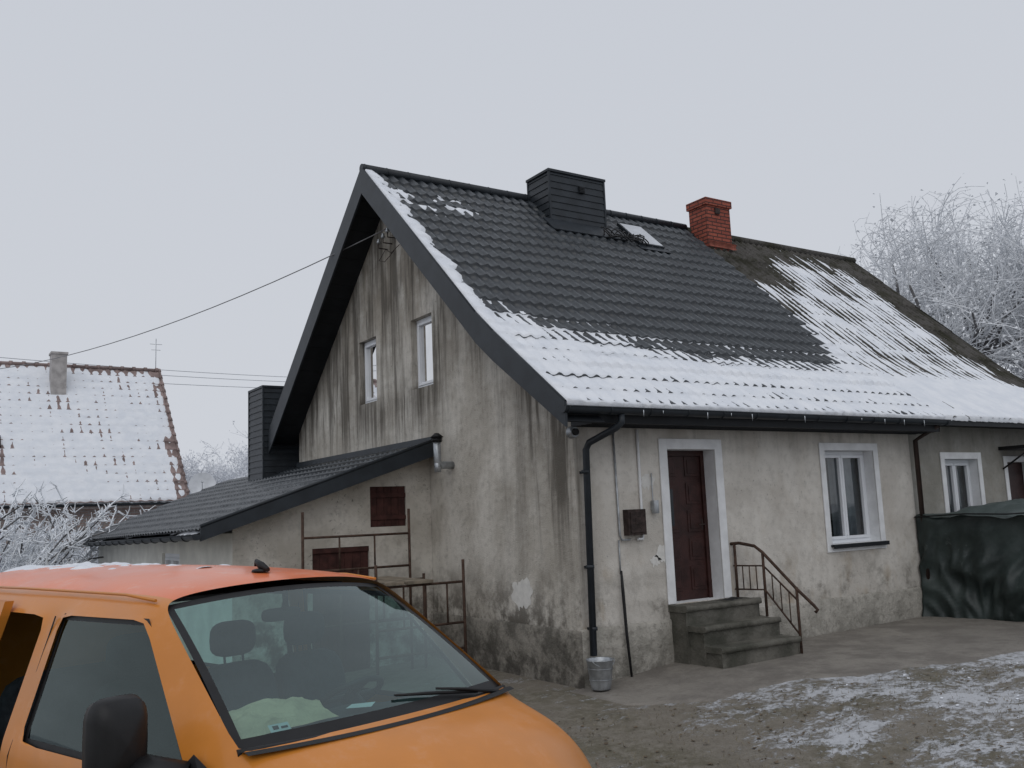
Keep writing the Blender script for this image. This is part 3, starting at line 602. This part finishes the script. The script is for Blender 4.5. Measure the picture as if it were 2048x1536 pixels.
def pp(t):
    t*=TT
    for i,sg in enumerate(seg):
        if t<=sg or i==len(seg)-1: return pl[i].lerp(pl[i+1],min(1,t/sg)),(pl[i+1]-pl[i]).normalized()
        t-=sg
def ttop(x,y): return 1.57+.10*NZ(x*1.1,y*1.7,1)+.05*NZ(x*4,y*4)+.16*ss(x,6.6,7.4)*ss(y,-2.4,-1.0)*ss(-y,.1,.6)
rows=[]
for i in range(301):
    p,d=pp(i/300); nrm=Vector((d.y,-d.x)); nrm=-nrm if nrm.dot(p-Vector((8,-1.2)))<0 else nrm; r=[]
    a=i/300*TT
    for j in range(33):
        v=j/32; z=.05+(ttop(p.x,p.y)-.05)*v
        wob=a+.35*NZ(a*.8,v*1.5,2)
        f=.16*NZ(wob*1.3,v*1.4)+.10*(.5-abs(NZ(wob*2.6+v*1.2,v*2.2,4))*2)*.8+.06*(.5-abs(NZ(wob*4.5-v*2.0,v*3.5,8))*2)+.07*(1-v)**2
        ff=min(1,i/22,(300-i)/22); q=p+nrm*(f*ff*(.35+.9*math.sin(math.pi*min(1,v+.15))))
        if v>.98: q=p-nrm*.01
        r.append((q.x,min(q.y,-.02) if p.y>-.1 else q.y,z+.0))
    rows.append(r)
mb.grid(rows)
mb.grid([[(x+.04*(y<-1),y,ttop(x,y)) for y in np.linspace(-2.47,-.02,40)] for x in np.linspace(6.55,9.3,42)]); mb.obj('tarpaulin',tm,Tp)
mb=MB(); mb.tube([(6.53,-.02,1.57),(6.60,-.8,1.60),(6.66,-1.4,1.58),(6.85,-2.4,1.62)],.012,6); mb.obj('rope',M['black'],Tp)
# ================================================= NEIGHBOUR HOUSE
N=thing('neighbour_house',(-5,24,-.3),'neighbouring brick house with snow covered red tile roof','house')
NP=[(24.2,7.25),(20.0,2.68)]
mb=tiled(mapx,-14,.55,NP,.27,.36,.018,.020,6); nr=mb.obj('roof',M['clay'],N)
def Tn(u,s,p):
    fr=(s/.36)%1
    return .027+.022*NZ(u*.5,s*.6)+.016*NZ(u*1.7,s*1.7)+.012*NZ(u*6,s*6)+.012*fr-.035*ss(u,.05,.55)*(1+1.5*NZ(s*3,1))-.030*ss(.4-s,0,.4)
mb=snowsheet(mapx,-14,.55,NP,.07,.06,Tn); mb.obj('snow_cover',M['snow'],nr)
mb=tiled(mapx,-14,.55,[(24.2,7.25),(28.4,2.7)],.6,.8,.03,.04,4); mb.obj('rear_roof',M['clay'],nr)
mb=MB(); mb.box((-14,20.4,-.6),(.35,20.5,2.85)); mb.face([(.35,20.4,-.6),(.35,28,-.6),(.35,28,2.8),(.35,24.2,7.1),(.35,20.4,2.8)]); mb.box((-14,20.0,2.52),(.5,20.4,2.6)); mb.obj('wall',M['brickfar'],N)
mb=MB(); mb.tube([(-14,24.2,7.29),(.58,24.2,7.29)],.055,8)
for i in range(40): mb.tube([(-14+i*.37,24.2,7.30),(-13.9+i*.37,24.2,7.30)],.075,8)
mb.tube([(.57,24.2,7.31),(.57,20.0,2.72)],.035,6)
for i in range(17): t=i/17; mb.tube([(.57,24.2-4.2*t,7.32-4.57*t),(.57,24.12-4.2*t,7.23-4.57*t)],.05,6)
mb.obj('ridge_cap',M['clay'],nr)
mb=MB(); mb.box((-2.90,23.2,5.7),(-2.46,23.7,7.50)); mb.box((-2.93,23.17,7.50),(-2.43,23.73,7.57)); mb.obj('chimney',simple('grey_render',(.38,.36,.35),.9,.2,5,.4),nr)
mb=MB(); gutter(mb,(-14,19.93,2.64),(.6,19.93,2.64),.06); mb.obj('gutter',M['dark'],nr)
window(N,lambda a,b,c:(a,20.4-c,b),-2.6,.6,-1.7,1.9,-.02,2,True,True)
mb=MB(); mb.tube([(.45,24.2,7.3),(.45,24.2,8.4)],.012,6); mb.tube([(.25,24.2,8.2),(.65,24.2,8.2)],.008,5);mb.tube([(.3,24.2,8.0),(.6,24.2,8.0)],.008,5); mb.obj('aerial',M['galv'],nr)
mb=MB(); o_=Vector((0,21.5,4.35))
rbox(mb,-4.95,-4.35,.45,.5,.03,.10,org=o_);rbox(mb,-4.95,-4.35,0,.05,.03,.10,org=o_);rbox(mb,-4.95,-4.9,.05,.45,.03,.10,org=o_);rbox(mb,-4.4,-4.35,.05,.45,.03,.10,org=o_); mb.obj('roof_hatch',M['rustdark'],nr)
D=thing('satellite_dish',(.9,20.3,2.2),'pale satellite dish on a bracket beside the snowy roof','satellite dish')
mb=MB(); P=[]
c0=Vector((1.0,20.2,3.15)); ax=Vector((-.25,-.95,.25)).normalized(); e1=ax.cross(Vector((0,0,1))).normalized(); e2=e1.cross(ax)
for k in range(25):
    t=2*math.pi*k/24; P.append([c0+(e1*math.cos(t)+e2*math.sin(t))*.40*r-ax*(.09*(1-r*r)) for r in(0,.3,.6,.85,1)])
mb.grid(P); mb.obj('reflector',simple('grey_dish',(.6,.62,.65),.5,.1,5,.05),D)
mb=MB(); mb.tube([c0-ax*.1,c0-ax*.25,(.36,20.7,2.9)],.03,8); mb.tube([c0-e2*.38,c0+ax*.35],.012,6); mb.tube([c0+ax*.33,c0+ax*.42],.035,8); mb.obj('arm',M['galv'],D)
# ================================================= wires
def wire(p0,p1,sag,n=24): return [Vector(p0).lerp(Vector(p1),t)-Vector((0,0,sag*4*t*(1-t))) for t in np.linspace(0,1,n)]
mb=MB(); mb.tube(wire((-.16,4.62,6.60),(-7.0,27.2,7.35),.85),.009,6); o=mb.obj('overhead_cable',simple('grey_cable',(.20,.20,.21),.6,.2,5,0)); lab(o,'dark service cable sagging from the gable to the street','cable')
for k,(dz,dy) in enumerate(((0,0),(.35,.3),(-.45,.5))):
    mb=MB(); mb.tube(wire((-17.1,38.1+dy,10.3+dz),(32.8,59.6,13.2+dz),.7),.017,5); o=mb.obj('power_line',M['galv']); lab(o,'thin grey overhead power line against foggy sky','wire','overhead power lines')
# ================================================= trees
def rnd(a=1): return Vector((random.uniform(-a,a),random.uniform(-a,a),random.uniform(-a,a)))
FS=1
def grow(mbt,mbc,p,d,L,r,lev,maxl,kids,ratio,upb,frz,minr,lim=None):
    n=6 if lev<3 else 4; pts=[p.copy()];dd=d.copy()
    for i in range(n):
        dd=(dd+rnd(.26 if lev else .08)+Vector((0,0,upb)))
        if lim:
            o=p-lim[0]; q=Vector((o.x/lim[1],o.y/lim[1],o.z/lim[2])); m=q.length
            if m>.8: dd-=Vector((o.x,o.y,o.z)).normalized()*(m-.8)*2.5
        dd.normalize(); p=p+dd*(L/n); pts.append(p.copy())
    rs=[max(minr*.6,r*(1-.62*i/n)) for i in range(n+1)]
    (mbt if lev<3 else mbc).tube(pts,rs,7 if lev<2 else (4 if lev<3 else 3),0 if lev<3 else 1,False)
    if lev>=maxl-1:
        for q in pts[1:]:
            for k in range(frz):
                c=q+rnd(L*.10); a=rnd().normalized()*random.uniform(.04,.10)*FS; b=a.cross(rnd().normalized()); mbc.face([c,c+a,c+a*.7+b],1)
    if lev>=maxl: return
    for k in range(kids[lev]):
        t=random.uniform(.35 if lev else .38,1); idx=min(n-1,int(t*n)); q=pts[idx].lerp(pts[idx+1],t*n-idx)
        ax_=rnd().normalized(); nd=(dd*random.uniform(.35,.8)+ax_*random.uniform(.6,.95)).normalized()
        if lev==0:
            aa=k*2.4+random.uniform(-.3,.3); nd=Vector((math.cos(aa),math.sin(aa),random.uniform(.3,1.3))).normalized()
        grow(mbt,mbc,q,nd,L*ratio*random.uniform(.8,1.1),rs[idx]*random.uniform(.55,.75),lev+1,maxl,kids,ratio,upb,frz,minr,lim)
def tree(loc,H,label,seed,kids,maxl,mats,frz,group=None,r=.35,ratio=.72,upb=.05,minr=.012,Lf=.36,lim=None):
    random.seed(seed); T_=thing('tree',loc,label,'tree',group); a=MB();b=MB()
    grow(a,b,Vector(loc),Vector((0,0,1)),H*Lf,r,0,maxl,kids,ratio,upb,frz,minr,lim)
    a.obj('trunk',mats[0],T_); b.obj('crown',[mats[0],mats[1]],T_); return T_
FS=1.25
tree((23.4,7.7,.2),15.0,'large bare tree covered in white hoar frost behind the house',8,[10,8,9,7],4,(M['bark'],M['frost']),1,r=.55,minr=.014,Lf=.38,ratio=.76,upb=.04,lim=(Vector((23.4,7.7,7.0)),5.6,5.4))
FS=1.6
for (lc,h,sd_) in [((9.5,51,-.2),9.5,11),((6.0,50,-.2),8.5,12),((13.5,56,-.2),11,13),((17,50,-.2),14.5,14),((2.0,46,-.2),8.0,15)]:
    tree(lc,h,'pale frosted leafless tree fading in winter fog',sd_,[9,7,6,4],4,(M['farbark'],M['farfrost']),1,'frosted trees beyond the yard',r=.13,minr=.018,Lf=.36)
bushm=simple('thick_rime',(.82,.85,.89),.95,.06,3,.1)
def bush(loc,h,n,seed):
    random.seed(seed); E=thing('frosted_bush',loc,'shrub of arching bare stems coated in hoar frost','bush','frosted shrubs by the neighbour house'); mb=MB()
    for i in range(n):
        a=random.uniform(0,6.28); p=Vector(loc)+Vector((math.cos(a),math.sin(a),0))*random.uniform(0,.6); d=Vector((math.cos(a)*.35,math.sin(a)*.35,1)).normalized(); L=h*random.uniform(.55,1.1); pts=[p.copy()]
        for k in range(8):
            d=(d+rnd(.12)+Vector((math.cos(a)*.05,math.sin(a)*.05,-.02*k))).normalized(); p=p+d*L/8; pts.append(p.copy())
            for m in range(6):
                q=p+rnd(.05); e=(d*.6+rnd().normalized()).normalized()*random.uniform(.08,.32); mb.tube([q,q+e*.5+rnd(.02),q+e],[.016,.013,.008],3,0,False)
        mb.tube(pts,[.020]*5+[.016]*4,4,0 if i%4 else 1,False)
    mb.obj('stems',[bushm,M['bark']],E)
for i,(x,y,h,n) in enumerate(((-5.6,12.2,3.4,50),(-4.7,14.4,3.6,46),(-3.6,16.4,3.8,44),(-6.6,13.0,3.4,42),(-2.4,17.6,3.5,40),(-5.0,16.8,3.6,40))): bush((x,y,-.4),h,n,20+i)
random.seed(99)
# ================================================= VAN
V=thing('van',(-4.92,-3.862,-.323),'orange work van with coral red roof parked in the yard','van',None,-1.296)
def paint(name,c,frost):
    g=G(name); n=g.noise(3,5); cc=g.mix(g.mr(n,.3,.7),tuple(v*.88 for v in c),c); cc=g.mix(g.mr(g.noise(6,6,.75),.5,.8,0,frost),cc,(.60,.52,.48)); x,y,z=g.sep()[:3]
    cc=g.mix(g.mth('MULTIPLY',g.mr(z,.5,1.2,.6,0),g.mr(g.noise(4,5),.4,.65)),cc,(.20,.15,.10)); g.bump(g.noise(180,2),.04,.002)
    return g.fin(cc,g.mr(n,.3,.7,.34,.48),Coat_Weight=.4,Coat_Roughness=.15)
po_=paint('orange_paint',(.60,.215,.03),.15); pr_=paint('coral_roof_paint',(.76,.185,.06),.40)
C={
'A':[(-3.30,.86,.28),(-3.36,.90,.75),(-3.34,.89,1.08),(-3.32,.88,1.17),(-3.16,.74,1.76),(-3.06,.64,1.86),(-3.04,.35,1.90),(-3.04,0,1.91)],
'B':[(-3.0,.92,.28),(-3.0,.955,.75),(-3.0,.94,1.06),(-3.0,.92,1.15),(-2.95,.775,1.74),(-2.9,.67,1.865),(-2.9,.36,1.925),(-2.9,0,1.94)],
'C':[(-2.2,.93,.28),(-2.2,.96,.75),(-2.2,.95,1.06),(-2.2,.925,1.15),(-2.2,.78,1.74),(-2.2,.675,1.87),(-2.2,.36,1.935),(-2.2,0,1.95)],
'D':[(-1.14,.93,.28),(-1.14,.96,.75),(-1.14,.95,1.04),(-1.14,.925,1.13),(-1.02,.78,1.735),(-1.00,.675,1.87),(-1.00,.36,1.935),(-1.00,0,1.95)],
'E':[(-.95,.93,.28),(-.95,.96,.75),(-.95,.95,1.02),(-.95,.925,1.11),(-.82,.78,1.745),(-.78,.675,1.87),(-.78,.36,1.93),(-.78,0,1.945)],
'F':[(.42,.93,.28),(.50,.955,.75),(.58,.94,1.02),(.68,.90,1.13),(.03,.765,1.75),(-.10,.675,1.86),(-.10,.36,1.91),(-.10,0,1.925)],
'G':[(.80,.92,.28),(.82,.945,.75),(.86,.93,1.10),(.87,.80,1.275),(.13,.705,1.765),(.0,.66,1.835),(.05,.36,1.875),(.07,0,1.885)],
}
Hd={
'G':[*C['G'][:4],(.96,.42,1.285),(.99,0,1.29)],
'H':[(1.13,.90,.28),(1.15,.935,.75),(1.15,.91,1.07),(1.17,.82,1.18),(1.22,.42,1.22),(1.25,0,1.23)],
'I':[(1.36,.86,.28),(1.40,.89,.70),(1.41,.855,.94),(1.42,.76,1.045),(1.46,.42,1.11),(1.49,0,1.12)],
'J':[(1.53,.72,.28),(1.57,.75,.60),(1.56,.72,.82),(1.55,.63,.92),(1.60,.38,.97),(1.63,0,.98)]}
cr_pts=[]
for sg in(-1,1):
    for cn in 'BCDEF':
        for j in(3,4): p=C[cn][j]; cr_pts.append((p[0],p[1]*sg,p[2]))
    p=C['G'][3]; cr_pts.append((p[0],p[1]*sg,p[2]))
for cn in 'CD':
    p=C[cn][0]; cr_pts.append((p[0],-p[1],p[2]))
mb=MB()
for sg in(-1,1):
    f=lambda p:(p[0],p[1]*sg,p[2])
    cols='ABCDEFG'
    for i in range(6):
        a,b=C[cols[i]],C[cols[i+1]]
        for j in range(7):
            if j==3 and cols[i] in'BCE': continue
            if sg<0 and cols[i]=='C' and j<3: continue
            mb.face([f(a[j]),f(b[j]),f(b[j+1]),f(a[j+1])],1 if j>=5 else 0,True)
    hc='GHIJ'
    for i in range(3):
        a,b=Hd[hc[i]],Hd[hc[i+1]]
        for j in range(5): mb.face([f(a[j]),f(b[j]),f(b[j+1]),f(a[j+1])],0,True)
    j_=Hd['J']; fr=[(1.60,0,.28),(1.66,0,.60),(1.66,0,.82),(1.65,0,.91)]; mid=[(1.60,.36,.28),(1.65,.37,.60),(1.64,.37,.82),(1.62,.36,.91)]
    for k in range(3):
        mb.face([f(j_[k]),f(mid[k]),f(mid[k+1]),f(j_[k+1])],0,True); mb.face([f(mid[k]),f(fr[k]),f(fr[k+1]),f(mid[k+1])],0,True)
    mb.face([f(j_[3]),f(mid[3]),f(j_[4])],0,True); mb.face([f(mid[3]),f(fr[3]),f(j_[5]),f(j_[4])],0,True)
    a=C['A']; ra=[(p[0]-.03,0,p[2]) for p in a]
    for j in range(6): mb.face([f(a[j]),f(a[j+1]),f(ra[j+1]),f(ra[j])],0,True)
body=mb.obj('body',[po_,pr_],V,weld=True,local=True,sub=3,crease=(cr_pts,.62))
mb=MB(); mb.box((-3.25,-.88,.3),(1.3,.88,.42))
mb.box((-3.2,.86,.42),(.45,.89,1.02)); mb.box((-1.0,-.89,.42),(.45,-.86,1.02)); mb.box((-3.2,-.89,.42),(-2.3,-.86,1.02))
mb.box((-3.1,-.60,1.80),(-.22,.60,1.82)); mb.obj('cabin_lining',simple('grey_lining',(.085,.09,.095),.8,.2,4,.1),V,local=True)
# sliding door pushed back along the side
sdp=[(-2.75,.30),(-2.75,.75),(-2.75,1.05),(-2.75,1.14),(-2.70,1.72),(-2.68,1.80)]
vv=[1.0,1.03,1.02,.995,.85,.83]; uf=[-1.58,-1.58,-1.58,-1.58,-1.46,-1.45]
mb=MB()
Pd=[[(sdp[j][0]+(uf[j]-sdp[j][0])*t,-vv[j],sdp[j][1]) for j in range(6)] for t in (0,.12,.88,1)]
mb.grid(Pd,0,True,keep=lambda i,j:not(i==1 and j==3)); Pi=[[(q[0],q[1]+.05,q[2]) for q in r] for r in Pd]; mb.grid(Pi,0,True,keep=lambda i,j:not(i==1 and j==3))
for r,q in((Pd[0],Pi[0]),(Pd[-1],Pi[-1])): mb.grid([r,q],0,False)
sld=mb.obj('sliding_door',po_,V,local=True)
mb=MB(); mb.face([(q[0],q[1]+.02,q[2]) for q in(Pd[1][3],Pd[2][3],Pd[2][4],Pd[1][4])]); o=mb.obj('door_window',M['sideglass'],sld); o.matrix_parent_inverse=Matrix.Identity(4)
def patchg(P00,P10,P11,P01,bow0,bow1,n=14,m=8,out=0.0,dirv=(1,0,0)):
    P=[]
    for i in range(n+1):
        t=i/n; k=4*t*(1-t); r=[]
        for j in range(m+1):
            q=j/m; a=Vector(P00).lerp(Vector(P10),t)+Vector(bow0)*k; b=Vector(P01).lerp(Vector(P11),t)+Vector(bow1)*k
            r.append(a.lerp(b,q)+Vector(dirv)*(out*4*q*(1-q)))
        P.append(r)
    return P
mb=MB(); P=patchg((.865,-.80,1.255),(.865,.80,1.255),(.015,.66,1.805),(.015,-.66,1.805),(.115,0,.01),(.06,0,.045),40,24,.02,(.6,0,.8))
mb.grid(P,lambda i,j:1 if(i<1 or i>38 or j<2 or j>22) else 0); mb.obj('windscreen',[M['wsglass'],M['black']],V,local=True)
mb=MB(); c0=[Vector((.86+.125*4*t*(1-t),-.80+1.60*t,1.268)) for t in np.linspace(0,1,16)]; mb.tube(c0,.016,8)
mb.grid([[p,p+Vector((.05,0,.012)),p+Vector((.08,0,.002))] for p in c0]); mb.obj('cowl_trim',M['black'],V,local=True)
for sg in(-1,1):
    f=lambda p:(p[0],p[1]*sg,p[2])
    wl=[('front_side_window',[C['E'][3],C['F'][3],C['F'][4],C['E'][4]])]
    wl.append(('rear_side_window',[C['B'][3],C['D'][3],C['D'][4],C['B'][4]]) if sg>0 else ('rear_side_window',[C['B'][3],C['C'][3],C['C'][4],C['B'][4]]))
    for nm,q in wl:
        q=[Vector(f(p)) for p in q]; c=sum(q,Vector())/4; q=[c+(p-c)*1.02-Vector((0,sg*.018,0)) for p in q]
        mb=MB(); P=patchg(q[0],q[1],q[2],q[3],(0,sg*.004,0),(0,sg*.004,0),30,20); mb.grid(P,lambda i,j:1 if(i<1 or i>28 or j<1 or j>18) else 0); mb.obj(nm,[M['sideglass'],M['black']],V,local=True)
    mb=MB(); mb.tube([(-1.04,sg*.957,.3),(-1.04,sg*.957,.75),(-1.04,sg*.943,1.04),(-1.02,sg*.915,1.15),(-.91,sg*.775,1.735)],.004,5); mb.obj('door_seam',M['black'],V,local=True)
    mb=MB(); mb.tube([(.70,sg*.945,.6),(.74,sg*.94,1.04),(.77,sg*.905,1.14)],.004,5); mb.obj('door_seam',M['black'],V,local=True)
    mb=MB(); mb.tube([(-3.0,sg*.69,1.858),(-1.5,sg*.695,1.862),(-.3,sg*.695,1.855),(-.02,sg*.685,1.832)],.008,6); mb.obj('roof_gutter',po_,V,local=True)
    mb=MB(); mb.box((-.88,sg*.955,.94),(-.70,sg*.985,.97)); mb.obj('door_handle',M['black'],V,local=True,bevel=.008)
    P=patchg((1.45,sg*.85,.74),(1.62,sg*.60,.72),(1.58,sg*.63,.90),(1.42,sg*.84,.97),(.04,0,0),(.03,0,0),8,6)
    mb=MB(); mb.grid(P); mb.obj('headlight',simple('clear_lamp',(.45,.48,.5),.12,.2,9,.05),V,local=True)
    if sg<0:
        mb=MB(); P=[]
        for k in range(25):
            t=2*math.pi*k/24; cs=math.copysign(abs(math.cos(t))**.45,math.cos(t)); sn_=math.copysign(abs(math.sin(t))**.45,math.sin(t))
            P.append([Vector((.45+dx,sg*1.10+.12*s_*cs,1.32+.185*s_*sn_)) for dx,s_ in[(-.065,0),(-.07,.55),(-.06,.9),(-.0,1.0),(.05,.93),(.085,.7),(.10,.3),(.105,0)]])
        mb.grid(P); mb.tube([(.50,sg*1.04,1.20),(.58,sg*.98,1.17),(.66,sg*.90,1.15)],[.075,.085,.08],10)
        mb.face([(.42,sg*.945,1.10),(.86,sg*.938,1.10),(.82,sg*.88,1.20),(.68,sg*.885,1.26),(.58,sg*.90,1.18)]); mb.face([(.42,sg*.945,1.10),(.84,sg*.938,1.10),(.84,sg*.96,1.0),(.50,sg*.965,1.0)]); mb.obj('side_mirror',M['black'],V,local=True)
    for u in(1.0,-2.35):
        mb=MB(); c=Vector((u,sg*.86,.33)); mb.tube([c-Vector((0,.11,0)),c-Vector((0,.09,0)),c+Vector((0,.09,0)),c+Vector((0,.11,0))],[.29,.325,.325,.29],28); wh=mb.obj('wheel',M['black'],V,local=True)
        mb=MB(); mb.tube([c+Vector((0,sg*.112,0)),c+Vector((0,sg*.12,0))],[.2,.17],20); o=mb.obj('rim',M['galv'],wh); o.matrix_parent_inverse=Matrix.Identity(4)
mb=MB(); mb.box((1.60,-.70,.3),(1.70,.70,.52)); mb.obj('bumper',M['black'],V,local=True,bevel=.03)
def wsp(v,q,off=.012):
    t=(v+.80)/1.6; k=4*t*(1-t); a=Vector((.865+.115*k,v,1.255+.01*k)); b=Vector((.015+.06*k,v*.82,1.805+.045*k)); return a.lerp(b,q)+Vector((.6,0,.8))*(off+.02*4*q*(1-q))
def wiper(v0,v1):
    mb=MB(); mb.tube([wsp(v0,-.02,.03),wsp(v0+(v1-v0)*.35,.05,.035),wsp(v0+(v1-v0)*.62,.10,.03)],[.012,.009,.006],6); mb.tube([wsp(v0+(v1-v0)*.22,.03,.018),wsp(v0+(v1-v0)*.6,.08,.02),wsp(v1,.125,.018)],[.007,.010,.006],6); mb.obj('wiper',M['black'],V,local=True)
wiper(.70,.02)
mb=MB(); mb.lathe([(0,0),(.05,0),(.045,.012),(.0,.02)],(-.17,0,1.92),14); mb.tube([(-.10,0,1.93),(-.17,0,1.955),(-.21,0,1.975),(-.22,0,1.95)],[.012,.022,.014,.008],8); mb.obj('aerial',M['black'],V,local=True)
mb=MB(); P=[]
for i in range(15):
    v=-.82+1.64*i/14; P.append([(.90,v,1.20),(.6,v,1.205),(.25,v,1.20+.02*math.sin(i*.9)),(.10,v,1.15),(.06,v,.95),(.2,v,.6)])
mb.grid(P); mb.obj('dashboard',simple('dark_dashboard',(.035,.038,.042),.6,.2,6,.1),V,local=True)
sm_=simple('seat_fabric',(.022,.028,.035),.9,.3,20,.4)
def blob(mb,c,s,e=.5,n=20,m=10,tilt=0):
    P=[]; sg=lambda x,q:math.copysign(abs(x)**q,x)
    for k in range(n+1):
        t=2*math.pi*k/n; r=[]
        for j in range(m+1):
            p=-math.pi/2+math.pi*j/m
            x=s[0]*sg(math.cos(p),e)*sg(math.cos(t),e); y=s[1]*sg(math.cos(p),e)*sg(math.sin(t),e); z=s[2]*sg(math.sin(p),e); r.append((c[0]+x-z*tilt,c[1]+y,c[2]+z))
        P.append(r)
    mb.grid(P)
for v in(-.50,.10,.60):
    mb=MB(); blob(mb,(-.50,v,1.06),(.075,.235,.34),.45,tilt=.22); blob(mb,(-.22,v,.72),(.27,.235,.09),.5); s_=mb.obj('seat',sm_,V,local=True)
    mb=MB(); blob(mb,(-.60,v,1.53),(.055,.14,.10),.6); mb.tube([(-.58,v-.06,1.35),(-.6,v-.06,1.48)],.008,6);mb.tube([(-.58,v+.06,1.35),(-.6,v+.06,1.48)],.008,6); o=mb.obj('headrest',sm_,s_); o.matrix_parent_inverse=Matrix.Identity(4)
mb=MB(); blob(mb,(-1.75,-.1,1.0),(.08,.62,.34),.4,tilt=.2); blob(mb,(-1.45,-.1,.68),(.27,.62,.09),.4); mb.obj('bench_seat',sm_,V,local=True)
mb=MB(); cc=Vector((.0,.46,1.20)); a=Vector((-.55,0,.83)).normalized(); e1=Vector((0,1,0)); e2=a.cross(e1)
mb.tube([cc+(e1*math.cos(t)+e2*math.sin(t))*.195 for t in np.linspace(0,6.283,30)],.017,8); mb.tube([cc,cc+Vector((.2,0,-.12))],.05,8)
for t in(0,math.pi,4.7): mb.tube([cc,cc+(e1*math.cos(t)+e2*math.sin(t))*.19],.018,6)
mb.obj('steering_wheel',M['black'],V,local=True)
mb=MB(); blob(mb,(.02,0,1.70),(.02,.12,.035),.5); mb.tube([(.03,0,1.72),(.06,0,1.80)],.01,6); mb.obj('rear_view_mirror',M['black'],V,local=True)
def vw(u,v,w):
    h=-1.296; return Vector((-4.92+u*math.cos(h)-v*math.sin(h),-3.862+u*math.sin(h)+v*math.cos(h),-.323+w))
mb=MB(); P=[]
for i in range(25):
    r=[]
    for j in range(15):
        a=i/24;b=j/14; hh=.10*math.sin(math.pi*min(1,max(0,b)))**.6*(.6+.4*math.sin(math.pi*a))*(1 if 0<i<24 else 0); hh+=.028*NZ(a*7,b*6,2)*(1 if 0<i<24 and 0<j<14 else 0)
        r.append(vw(.16+.36*b+.03*NZ(a*3,5),-.58+.56*a+.02*NZ(b*4,1),1.235+max(0,hh)))
    P.append(r)
mb.grid(P,0,False); o=mb.obj('paper_bag',simple('kraft_paper',(.60,.47,.32),.85,.12,10,.5)); lab(o,'crumpled brown kraft paper bag on the van dashboard','bag')
mb=MB(); mb.face([vw(.42,.10,1.24),vw(.50,.20,1.24),vw(.44,.28,1.245),vw(.36,.19,1.24)]); o=mb.obj('paper_sheet',M['whitew']); lab(o,'folded white paper sheet on the van dashboard','paper')
mb=MB()
mb.face([wsp(-.63,.09,-.006),wsp(-.54,.09,-.006),wsp(-.54,.13,-.006),wsp(-.63,.13,-.006)]); mb.face([wsp(-.615,.10,-.004),wsp(-.59,.10,-.004),wsp(-.59,.12,-.004),wsp(-.615,.12,-.004)],1); mb.face([wsp(-.58,.10,-.004),wsp(-.55,.10,-.004),wsp(-.55,.112,-.004),wsp(-.58,.112,-.004)],1)
mb.obj('windscreen_sticker',[simple('sticker_paper',(.5,.53,.54),.6,.1,9,0),M['black']],V,local=True)
mb=MB(); P=[]
for i in range(110):
    u=-2.9+2.2*i/109; P.append([(u,v,1.945-.13*abs(v)**1.8+.002+.036*(NZ(u*5,v*6)+.5*NZ(u*16,v*16))-.02+.01*ss(-u,1.2,2)-(.05*ss(abs(v-.05),.25,.5))) for v in np.linspace(-.55,.6,60)])
mb.grid(P); mb.obj('roof_snow',M['snow'],V,local=True)
